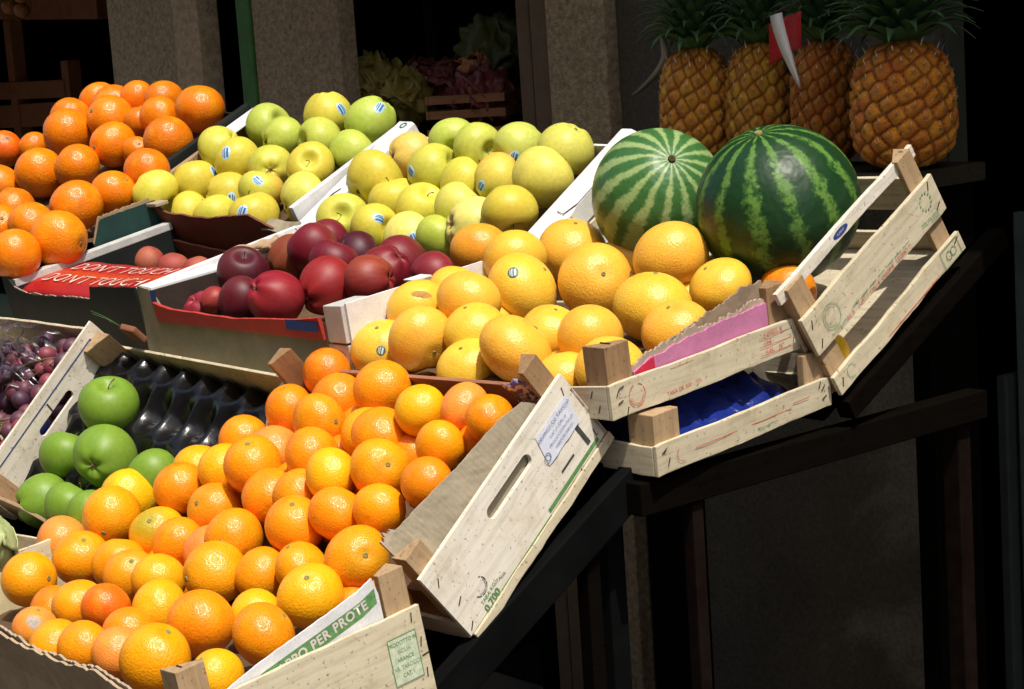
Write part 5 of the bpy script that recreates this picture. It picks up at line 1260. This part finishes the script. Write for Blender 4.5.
bar('leg', (-1.89, 1.06, Z - .90), (-1.89, 1.06, 0), .03, .03, M_darkmetal, (0, 1, 0)); bar('leg', (X0, 1.06, Z - .90), (X0, 1.06, 0), .03, .03, M_darkmetal, (0, 1, 0))
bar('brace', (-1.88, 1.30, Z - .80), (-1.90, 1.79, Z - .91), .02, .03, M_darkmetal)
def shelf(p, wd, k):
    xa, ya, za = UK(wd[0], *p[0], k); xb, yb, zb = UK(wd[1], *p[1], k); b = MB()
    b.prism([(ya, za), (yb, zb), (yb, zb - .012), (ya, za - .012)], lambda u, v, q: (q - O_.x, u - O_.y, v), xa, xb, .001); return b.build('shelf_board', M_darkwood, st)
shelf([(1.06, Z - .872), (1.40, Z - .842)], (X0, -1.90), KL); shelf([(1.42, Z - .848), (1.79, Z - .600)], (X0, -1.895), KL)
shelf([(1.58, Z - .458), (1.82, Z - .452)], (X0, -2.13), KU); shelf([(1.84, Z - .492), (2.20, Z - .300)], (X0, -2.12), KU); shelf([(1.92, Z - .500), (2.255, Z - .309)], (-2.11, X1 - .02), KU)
# ------------------------------------------------------------------ pineapples on their board
bd = MB(); bd.box(-.40, .32, -.11, .11, -.03, 0, .003); bb = bd.build('shelf_plank', mat_wood('grey_plank_dark', (.045, .038, .028), 0, .3, 1), None); bb.location = UK(-2.08, 2.37, 1.40); tag(bb, 'old grey plank carrying the row of pineapples', 'shelf')
for xx in (-.36, .28):
    q = MB(); q.box(xx - .02, xx + .02, -.02, .10, -1.386, -.031, .002); q.build('prop', M_darkwood, bb)
def pineapple_mesh(seed):
    nu, nv = 120, 84; rg_ = np.random.RandomState(seed); H = 2.5; n_e = 136; ga = PI * (3 - 5 ** .5)
    ks = np.arange(n_e); ez = (ks + .5) / n_e * H - H / 2 + rg_.uniform(-.028, .028, n_e); ea = ks * ga + rg_.uniform(-.07, .07, n_e)
    prof = lambda z: np.power(np.clip(1 - np.abs(z / (H / 2)) ** 3.4, 0, 1), .42) * (1 - .05 * z)
    vs = []; cols = []
    for i in range(nv + 1):
        z = -H / 2 + H * i / nv; R0 = float(prof(np.array(z)))
        for j in range(nu):
            a = 2 * PI * j / nu
            da = (a - ea + PI) % (2 * PI) - PI
            d = np.hypot(da * max(R0, .25) * 1.0, (z - ez) * 1.15); s = np.partition(d, 1)[:2]
            e = max(0, min(1, (s[1] - s[0]) / .16)); c0 = float(s[0])
            bumph = .15 * (e ** .6) * (1 - .5 * min(1, c0 / .2)) - .02 * (c0 < .035)
            R_ = R0 * (1 + bumph) if R0 > .02 else R0
            vs.append((R_ * math.cos(a), R_ * math.sin(a), z)); cols.append((e, max(0, 1 - c0 / .09), 0, 1))
    fs = [(i * nu + j, i * nu + (j + 1) % nu, (i + 1) * nu + (j + 1) % nu, (i + 1) * nu + j) for i in range(nv) for j in range(nu)]
    me = bpy.data.meshes.new('body'); me.from_pydata(vs, [], fs)
    at_ = me.attributes.new('eye', 'FLOAT_COLOR', 'POINT'); at_.data.foreach_set('color', np.array(cols, 'f').ravel())
    for p in me.polygons: p.use_smooth = True
    sp = MB(); rr = random.Random(seed)
    for k in range(6, n_e - 6):
        R0 = float(prof(np.array(ez[k]))) * 1.05; a = ea[k]; o = Vector((math.cos(a), math.sin(a), 0)); tz = Vector((0, 0, 1)); ss = Vector((-math.sin(a), math.cos(a), 0))
        p = o * R0 + tz * ez[k]; l = rr.uniform(.08, .19); bend = rr.uniform(-.4, .4)
        sp.grid([[p + o * .01 + ss * -.022 - tz * .02, p + o * .02 - tz * .02, p + o * .01 + ss * .022 - tz * .02], [p + o * .05 + tz * l * .5 + ss * (-.014 + bend * .05), p + o * .06 + tz * l * .5 + ss * bend * .05, p + o * .05 + tz * l * .5 + ss * (.014 + bend * .05)], [p + o * (.05 + l * .25) + tz * l + ss * (bend * .1 - .002), p + o * (.055 + l * .25) + tz * l + ss * bend * .1, p + o * (.05 + l * .25) + tz * l + ss * (bend * .1 + .002)]])
    t = sp.bm; m2 = bpy.data.meshes.new('bract'); t.to_mesh(m2); t.free()
    cr = MB()
    for k in range(96):
        q = k / 95; a = k * ga; el = .55 + .9 * q; L = .75 + .9 * math.sin(PI * (.2 + .7 * q)); wd = .23 * (1 - .3 * q); o = Vector((math.cos(a), math.sin(a), 0)); ss = Vector((-math.sin(a), math.cos(a), 0))
        P = []; base = Vector((0, 0, H / 2 - .10 + .35 * q)) + o * .28 * (1 - q)
        for t_ in np.linspace(0, 1, 8):
            e2 = el - .55 * t_ * t_ * (1 - q * .6); c_ = base + (o * math.cos(e2) + Vector((0, 0, 1)) * math.sin(e2)) * L * t_
            wv = wd * (1 - t_ ** 1.6) + .004; P.append([c_ - ss * wv + Vector((0, 0, 1)) * wv * .35, c_, c_ + ss * wv + Vector((0, 0, 1)) * wv * .35])
        cr.grid(P, .008)
    t = cr.bm; m3 = bpy.data.meshes.new('crown'); t.to_mesh(m3); t.free()
    return me, m2, m3
m_pb, nt, bs = newmat('pineapple_rind'); an = N(nt, 'ShaderNodeAttribute', attribute_name='eye'); s3_ = N(nt, 'ShaderNodeSeparateColor'); nt.links.new(an.outputs['Color'], s3_.inputs[0])
oi = N(nt, 'ShaderNodeObjectInfo'); v = coords(nt); n1 = noise(nt, v, 2.2, 4, .6)
rr = ramp(nt, n1.outputs[0], [(.35, (.66, .19, .014)), (.65, (.80, .37, .03))]); cg = mixc(nt, .8, rr.outputs[0], oi.outputs['Color'], 'MULTIPLY')
rg2 = ramp(nt, s3_.outputs[0], [(0, (.22, .10, .05)), (.6, (1, 1, 1))]); cc = mixc(nt, 1.0, cg, rg2.outputs[0], 'MULTIPLY'); cc2 = mixc(nt, s3_.outputs[1], cc, (.22, .11, .03)); nt.links.new(cc2, bs.inputs['Base Color']); bs.inputs['Roughness'].default_value = .42
n2 = noise(nt, v, 26, 3, .6); bump(nt, bs, n2.outputs[0], .5, .04)
m_br = mat_plain('dry_bract', (.80, .70, .58), .6, .2, var=.2, vscale=3)
m_cr = mat_leaf('pineapple_leaf', (.02, .06, .022), (.06, .14, .045), 3)
pm = [pineapple_mesh(1), pineapple_mesh(2)]
for mm_ in pm: mm_[0].materials.append(m_pb); mm_[1].materials.append(m_br); mm_[2].materials.append(m_cr)
for k, (x, y, z, r, tl, cl, lb) in enumerate(((-2.267, 2.36, 1.497, .060, .05, (.85, .95, .8), 'leftmost pineapple, taller and orange brown, beside the curved paper tag'), (-2.150, 2.385, 1.487, .056, -.04, (.75, .95, .8), 'greenish pineapple behind the gap between the watermelons, left of the red price card'), (-2.020, 2.395, 1.482, .054, .03, (.75, .65, .8), 'darkest pineapple right of the red price card'), (-1.822, 2.335, 1.492, .0745, .0, (1.05, 1, 1), 'biggest pineapple at the right end above the slatted crate'))):
    root = empty('pineapple'); root.matrix_world = Matrix.Translation(Vector(UK(x, y, 1.40)) + Vector((0, 0, .001))) @ Matrix.Rotation(tl, 4, 'X') @ Matrix.Rotation(tl * .7, 4, 'Y') @ Matrix.Rotation(k * 1.3 + .4, 4, 'Z') @ Matrix.Diagonal((KU, KU, KU, 1))
    tag(root, lb, 'pineapple', 'pineapples along the wall'); a_, b_, c_ = pm[k % 2]
    hh = z - 1.401 if k != 3 else .092; szz = (.101 if k < 3 else .096) / 1.25
    for nm, me in (('body', a_), ('bract', b_), ('crown', c_)):
        o = link(nm, me, None, root); o.matrix_local = Matrix.Translation((0, 0, szz * 1.25)) @ Matrix.Diagonal((r / 1.06, r / 1.06, szz, 1)); o.color = (*cl, 1)
        if nm == 'bract': o['kind'] = 'stuff'
# red and white price card, curved tag
A = at(768, 16, 2.27); P = []
b = MB(); b.grid([[at(769 + 24 * i / 6 + 8 * (i / 6), 24 - 13 * i / 6 + (42 - 6 * i / 6) * j / 6, 2.27 + .012 * math.sin(i * .5)) for j in range(7)] for i in range(7)], .0006)
t = b.build('price_card', mat_plain('red_price_card', (.42, .02, .025), .5, .3, var=.15), None, True); tag(t, 'red price card with a curled white strip stuck among the pineapple leaves', 'price card')
b = MB(); P = []
for i in range(15):
    u = i / 14; cx = 776 + 24 * u ** 1.3; cy = 14 + 72 * u; hw = 5.5 * (1 - u ** 2.2) + .6
    P.append([at(cx - hw, cy + 2, 2.262 - .02 * math.sin(u * 2)), at(cx, cy, 2.254 - .02 * math.sin(u * 2)), at(cx + hw, cy - 2, 2.262 - .02 * math.sin(u * 2))])
b.grid(P, .0005); b.build('curled_strip', mat_plain('white_strip', (.62, .62, .60), .6, .3, var=.1), t, True)
b = MB(); b.tube([at(768, 17, 2.268), at(785, 8, 2.27), at(806, -3, 2.28)], .0012, 5); b.build('wire', M_staple, t)
b = MB(); P = []
for i in range(15):
    u = i / 14; cx = 661 + 7.5 * math.sin(min(1, u * 1.35) * PI / 2) - (33 * max(0, u - .35) ** 1.5 * 1.9); cy = 32 + 63 * u; hw = 1.2 + 2.6 * math.sin(PI * u) + 2.5 * u
    P.append([at(cx - hw, cy, 2.31 + .01 * u), at(cx + hw, cy - hw * .4, 2.325 + .02 * u)])
b.grid(P, .0006); t = b.build('paper_tag', mat_plain('grey_tag', (.42, .41, .39), .7, .2, var=.15), None, True); tag(t, 'curved pale paper tag hanging left of the pineapples', 'tag')

# ------------------------------------------------------------------ shop front
M_stone = mat_plain('rough_stone', (.38, .295, .19), .9, .15, 170, .9, .006, .38, 90)
M_stone2 = mat_plain('rough_stone_dark', (.22, .16, .10), .9, .15, 150, .9, .006, .40, 70)
def slab(name, x0, x1, y0, y1, z0, z1, mat, label=None, cat=None, parent=None, bev=.004):
    x0 *= KU; x1 *= KU
    return slab_(name, x0, x1, y0, y1, z0, z1, mat, label, cat, parent, bev)
def slab_(name, x0, x1, y0, y1, z0, z1, mat, label=None, cat=None, parent=None, bev=.004):
    b = MB(); cx, cy = (x0 + x1) / 2, (y0 + y1) / 2
    if parent: b.box(x0 - parent.location.x, x1 - parent.location.x, y0 - parent.location.y, y1 - parent.location.y, z0 - parent.location.z, z1 - parent.location.z, bev); return b.build(name, mat, parent)
    b.box(x0 - cx, x1 - cx, y0 - cy, y1 - cy, 0, z1 - z0, bev); o = b.build(name, mat, None); o.location = (cx, cy, z0); tag(o, label, cat); return o
YW = 2.5 * KU
slab('stone_pillar', -4.453, -4.125, YW, YW + .05, 0, 2.6, M_stone, 'rough grey stone pillar behind the far left oranges', 'pillar')
slab('door_jamb', -4.122, -4.008, YW - .012, YW + .05, 0, 2.6, mat_plain('pale_stone', (.46, .35, .22), .9, .15, 120, .8, .005, .3, 60), 'paler stone jamb with a worn edge right of the left pillar', 'door jamb')
slab('door_frame', -3.852, -3.795, YW - .005, YW + .10, 0, 2.6, mat_plain('green_paint', (.045, .16, .025), .5, .3, 30, .2, .002, .25), 'narrow green painted door frame between the stone pillars', 'door frame')
slab('stone_pillar', -3.793, -3.461, YW, YW + .05, 0, 2.6, M_stone, 'stone pillar right of the green door frame', 'pillar')
M_frame = mat_plain('brown_frame_paint', (.13, .085, .05), .6, .3, 30, .3, .002, .2)
wf = slab('window_frame', -2.897, -2.858, YW + .02, YW + .12, 0, 2.6, M_frame, 'dull brown window frame of two boards beside the stone pier', 'window frame')
slab('frame_board', -2.846, -2.794, YW + .01, YW + .12, 0, 2.6, M_frame, parent=wf)
slab('stone_pier', -2.79, -2.628, YW, YW + .05, 0, 2.6, M_stone, 'stone pier right of the window frame', 'pier')
# plastered wall with peeled patches behind the pineapples and under the stand
m, nt, bs = newmat('peeling_plaster'); v = coords(nt); n1 = noise(nt, v, 2.6, 6, .6, .6); n2 = noise(nt, v, 120, 4, .6); sx = N(nt, 'ShaderNodeSeparateXYZ'); nt.links.new(v, sx.inputs[0])
ad = N(nt, 'ShaderNodeMath', operation='MULTIPLY_ADD'); ad.inputs[1].default_value = .55; nt.links.new(sx.outputs[0], ad.inputs[0]); nt.links.new(n1.outputs[0], ad.inputs[2])
r1 = ramp(nt, ad.outputs[0], [(.36, (.085, .074, .057)), (.60, (.12, .105, .08)), (.68, (.23, .20, .155)), (.85, (.19, .165, .13))]); r2 = ramp(nt, n2.outputs[0], [(.3, (.65, .65, .65)), (.7, (1.15, 1.15, 1.15))]); nt.links.new(mixc(nt, 1, r1.outputs[0], r2.outputs[0], 'MULTIPLY'), bs.inputs['Base Color']); bs.inputs['Roughness'].default_value = .9
aa = N(nt, 'ShaderNodeMath', operation='MULTIPLY_ADD'); aa.inputs[1].default_value = .3; nt.links.new(n2.outputs[0], aa.inputs[0]); nt.links.new(r1.outputs[0], aa.inputs[2]); bump(nt, bs, aa.outputs[0], .8, .012)
slab('plaster_wall', -2.626, -1.872, YW + .03, YW + .06, 0, 2.6, m, 'dark rough plaster wall with peeled patches behind pineapples and stand', 'wall')
slab('facade_wall', -8, 3, YW + .05, YW + .45, 2.605, 9, mat_plain('upper_plaster', (.30, .24, .18), .9, .2, 30, .4, .004, .2), 'plastered upper wall of the shop building', 'wall')
slab('stone_pillar', -8, -6.2, YW, YW + .35, 0, 2.6, M_stone, 'stone pillar at the far left of the shop opening', 'pillar')
# doorway at the right
slab('wall_corner', -1.8705, -1.863, YW + .0, YW + .05, 0, 2.6, mat_plain('grey_corner', (.055, .06, .045), .8, .2), 'grey worn corner strip at the right edge of the plaster wall', 'wall corner')
dr = slab('dark_door', -1.80, -.9, YW + .38, YW + .43, 0, 2.6, mat_plain('black_door_paint', (.0025, .0025, .0025), .9, .0), 'black recessed door at the right edge', 'door')
slab('door_post', -1.790, -1.772, YW - .0, YW + .06, 0, 1.03, mat_plain('grey_green_paint', (.022, .03, .028), .5, .3, 30, .2, .002, .2), parent=dr)
slab('door_panel', -1.765, -1.2, YW + .02, YW + .04, 0, 1.30, mat_plain('dark_teal_paint', (.05, .07, .066), .6, .3, 30, .2, .002, .2), parent=dr)
slab('stone_pillar', -.9, 3, YW, YW + .35, 0, 2.6, M_stone, 'stone wall right of the black door', 'pillar')
# shop room
M_room = mat_plain('near_black_wall', (.012, .010, .009), .9, .1)  # one near-black colour for all surfaces of the room
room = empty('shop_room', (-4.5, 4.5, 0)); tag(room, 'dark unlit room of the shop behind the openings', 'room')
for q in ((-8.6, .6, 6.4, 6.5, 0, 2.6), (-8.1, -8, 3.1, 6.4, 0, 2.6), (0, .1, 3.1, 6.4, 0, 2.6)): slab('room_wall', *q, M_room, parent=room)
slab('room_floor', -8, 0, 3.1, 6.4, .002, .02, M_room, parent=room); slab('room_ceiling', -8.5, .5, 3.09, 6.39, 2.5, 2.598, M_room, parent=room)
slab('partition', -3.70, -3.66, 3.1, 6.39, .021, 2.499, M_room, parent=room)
# goods seen through the openings
tb = slab('display_table', -3.75, -2.9, 2.70, 3.35, 1.34, 1.38, M_darkwood, 'dark table in the window opening carrying leafy vegetables', 'table')
for xx in (-3.62, -3.05): slab('leg', xx, xx + .05, 2.76, 2.81, .02, 1.335, M_darkwood, parent=tb)
m_let = mat_leaf('yellow_lettuce', (.11, .11, .015), (.34, .24, .04), 30); m_rad = mat_leaf('radicchio_leaf', (.09, .010, .014), (.20, .05, .035), 26); m_grn = mat_leaf('endive_leaf', (.03, .06, .012), (.12, .13, .035), 24); m_bn = mat_leaf('brown_roots', (.32, .12, .05), (.60, .28, .12), 60)
def lz(px, py, Y): return at(px, py, Y)
leaf_ball('lettuce', lz(374, 92, 2.62), .070, None, 16, 3, .5, 'yellowish crinkled lettuce at the left of the window opening', 'lettuce', None, .5, m_let)
leaf_ball('lettuce', lz(402, 100, 2.60), .055, None, 12, 4, .5, 'smaller olive lettuce right of the yellowish one in the window', 'lettuce', None, .5, m_let)
leaf_ball('radicchio', lz(424, 78, 2.72), .045, None, 12, 5, .5, 'dark red radicchio behind the lettuces in the window', 'radicchio', None, .4, m_rad)
leaf_ball('radicchio', lz(449, 82, 2.70), .045, None, 12, 6, .5, 'brownish red radicchio right of the first one in the window', 'radicchio', None, .4, m_rad)
leaf_ball('endive', lz(496, 52, 2.74), .060, None, 16, 7, .5, 'green endive beside the brown window frame', 'endive', None, .6, m_grn)
leaf_ball('turnip_bunch', lz(474, 70, 2.66), .035, None, 10, 8, .6, 'orange brown root bunch under the green endive', 'vegetables', None, .5, m_bn)
rb = lz(478, 114, 2.60); cr_ = empty('vegetable_crate', rb); cr_.rotation_euler = (0, 0, .55); cr_.scale = (.8, .8, .8); tag(cr_, 'thin brown wooden crate of dark vegetables in the window opening', 'crate')
M_cw = mat_wood('brown_slat_wood', (.28, .13, .06), 0, .2, .8)
for y_, n_ in ((-.10, 'front'), (.10, 'back')):
    for z_ in (-.055, -.005, .035): b = MB(); b.box(-.105, .105, y_ - .004, y_ + .004, z_, z_ + .022); b.build('slat', M_cw, cr_)
for x_ in (-.11, .11):
    for z_ in (-.055, -.005, .035): b = MB(); b.box(x_ - .004, x_ + .004, -.105, .105, z_, z_ + .022); b.build('slat', M_cw, cr_)
b = MB(); b.box(-.10, .10, -.095, .095, -.058, -.052); b.build('base', M_cw, cr_)
leaf_ball('beetroot_leaves', rb + Vector((.02, 0, .03)), .060, None, 14, 9, .6, 'dark red leaf bunch lying in the thin brown crate', 'vegetables', None, .5, m_rad)
# rack in the left opening
rk = empty('wooden_rack', (-5.6, 3.18, 0)); tag(rk, 'brown wooden rack standing in the dark left opening', 'rack')
M_rk = mat_wood('rack_wood', (.22, .09, .04), 2, .3, 1)
def rbar(px0, py0, px1, py1, Y, t, name):
    p, q = at(px0, py0, Y) - Vector((-5.6, 3.18, 0)), at(px1, py1, Y) - Vector((-5.6, 3.18, 0)); dd = (q - p); L = dd.length; dd.normalize(); sd = dd.cross(Vector((0, 1, 0))).normalized(); u = sd.cross(dd)
    b = MB(); b.box(0, L, -t / 2, t / 2, -t / 2, t / 2, .003, Matrix(((dd.x, sd.x, u.x, p.x), (dd.y, sd.y, u.y, p.y), (dd.z, sd.z, u.z, p.z), (0, 0, 0, 1)))); b.build(name, M_rk, rk)
pz = at(12, 30, 3.0)
for px in (12, 70):
    p = at(px, 60 if px > 20 else 20, 3.0); slab_('upright', p.x - .025, p.x + .025, 3.155, 3.205, .02, p.z, M_rk, parent=rk)
rbar(-20, 92, 72, 88, 3.0, .06, 'shelf_rail'); rbar(-20, 118, 80, 112, 3.02, .08, 'shelf_rail'); rbar(-20, 10, 106, 8, 3.06, .07, 'shelf_rail')
# twiggy garlic and onion string at the top left
hb = empty('onion_string', at(14, 6, 2.7)); tag(hb, 'hanging string of brown onions with dry stalks at the top left corner', 'onions')
r9 = random.Random(2); b = MB()
for k in range(26):
    a = r9.uniform(0, 6.28); p = Vector((r9.uniform(-.06, .06), r9.uniform(-.03, .03), r9.uniform(-.04, .12))); b.tube([p, p + Vector((math.cos(a) * .03, r9.uniform(-.02, .02), math.sin(a) * .03)), p + Vector((math.cos(a) * .06, r9.uniform(-.03, .03), math.sin(a) * .05 - .01))], [.0018, .0014, .0008], 5)
b.build('dry_stalk', mat_plain('dry_stalk', (.26, .13, .05), .8, .2), hb)
mon = mat_plain('onion_skin', (.30, .11, .035), .45, .3, var=.3, vscale=3)
for p in ((-.03, 0, .0), (.03, .01, -.015), (.0, -.02, .05), (.055, 0, .03), (-.055, .01, .05)):
    o = link('onion', OM[2], mon, hb) if False else None
ome = citrus_mesh('onion', 51, .92, .01, -.12); ome.materials.append(mon)
for p in ((-.03, 0, .0), (.03, .01, -.015), (.0, -.02, .05), (.055, 0, .03), (-.055, .01, .05)):
    o = link('onion', ome, None, hb); o.matrix_local = Matrix.Translation(p) @ Matrix.Diagonal((.026, .026, .026, 1))
b = MB(); b.tube([(0, 0, .05), (.002, 0, .4), (0, 0, .72)], .004, 6); b.build('cord', mat_plain('hemp_cord', (.25, .18, .1), .9, .1), hb)
# awning over the wall side of the stall, unseen house added across the street to block sky light
aw = empty('awning', (-3, 2.5, 2.66)); tag(aw, 'canvas awning over the wall side of the stall', 'awning')
b = MB(); b.prism([(YW + .055, 2.87), (YW + .055, 2.85), (AWN_Y, 2.70), (AWN_Y, 2.52), (AWN_Y - .006, 2.52), (AWN_Y - .006, 2.712)], lambda u, v, q: (q + 3, u - 2.5, v - 2.66), -8, 2.5); b.build('canvas', mat_plain('green_canvas', (.05, .09, .06), .9, .1, 60, .2, .002, .15), aw)
for xx in (-7, -4, -1, 2):
    b = MB(); b.tube([(xx + 3, .15, .03), (xx + 3, AWN_Y - 2.47, .0)], .012, 8); b.build('arm', M_darkmetal, aw)
of = slab('sky_block_house', -14, 12, -6.2, -5.6, 0, 10, mat_plain('ochre_plaster', (.26, .20, .14), .9, .2, 4, .3, .01, .15, 1.5), 'unseen plastered house added across the narrow street to block sky light', 'house')
for k in range(9):
    for zz_ in (1.0, 4.2, 7.2): slab('window', -13 + 2.9 * k, -11.9 + 2.9 * k, -5.598, -5.56, zz_, zz_ + 1.6, mat_plain('shutter_green', (.03, .07, .05), .6, .3), parent=of)
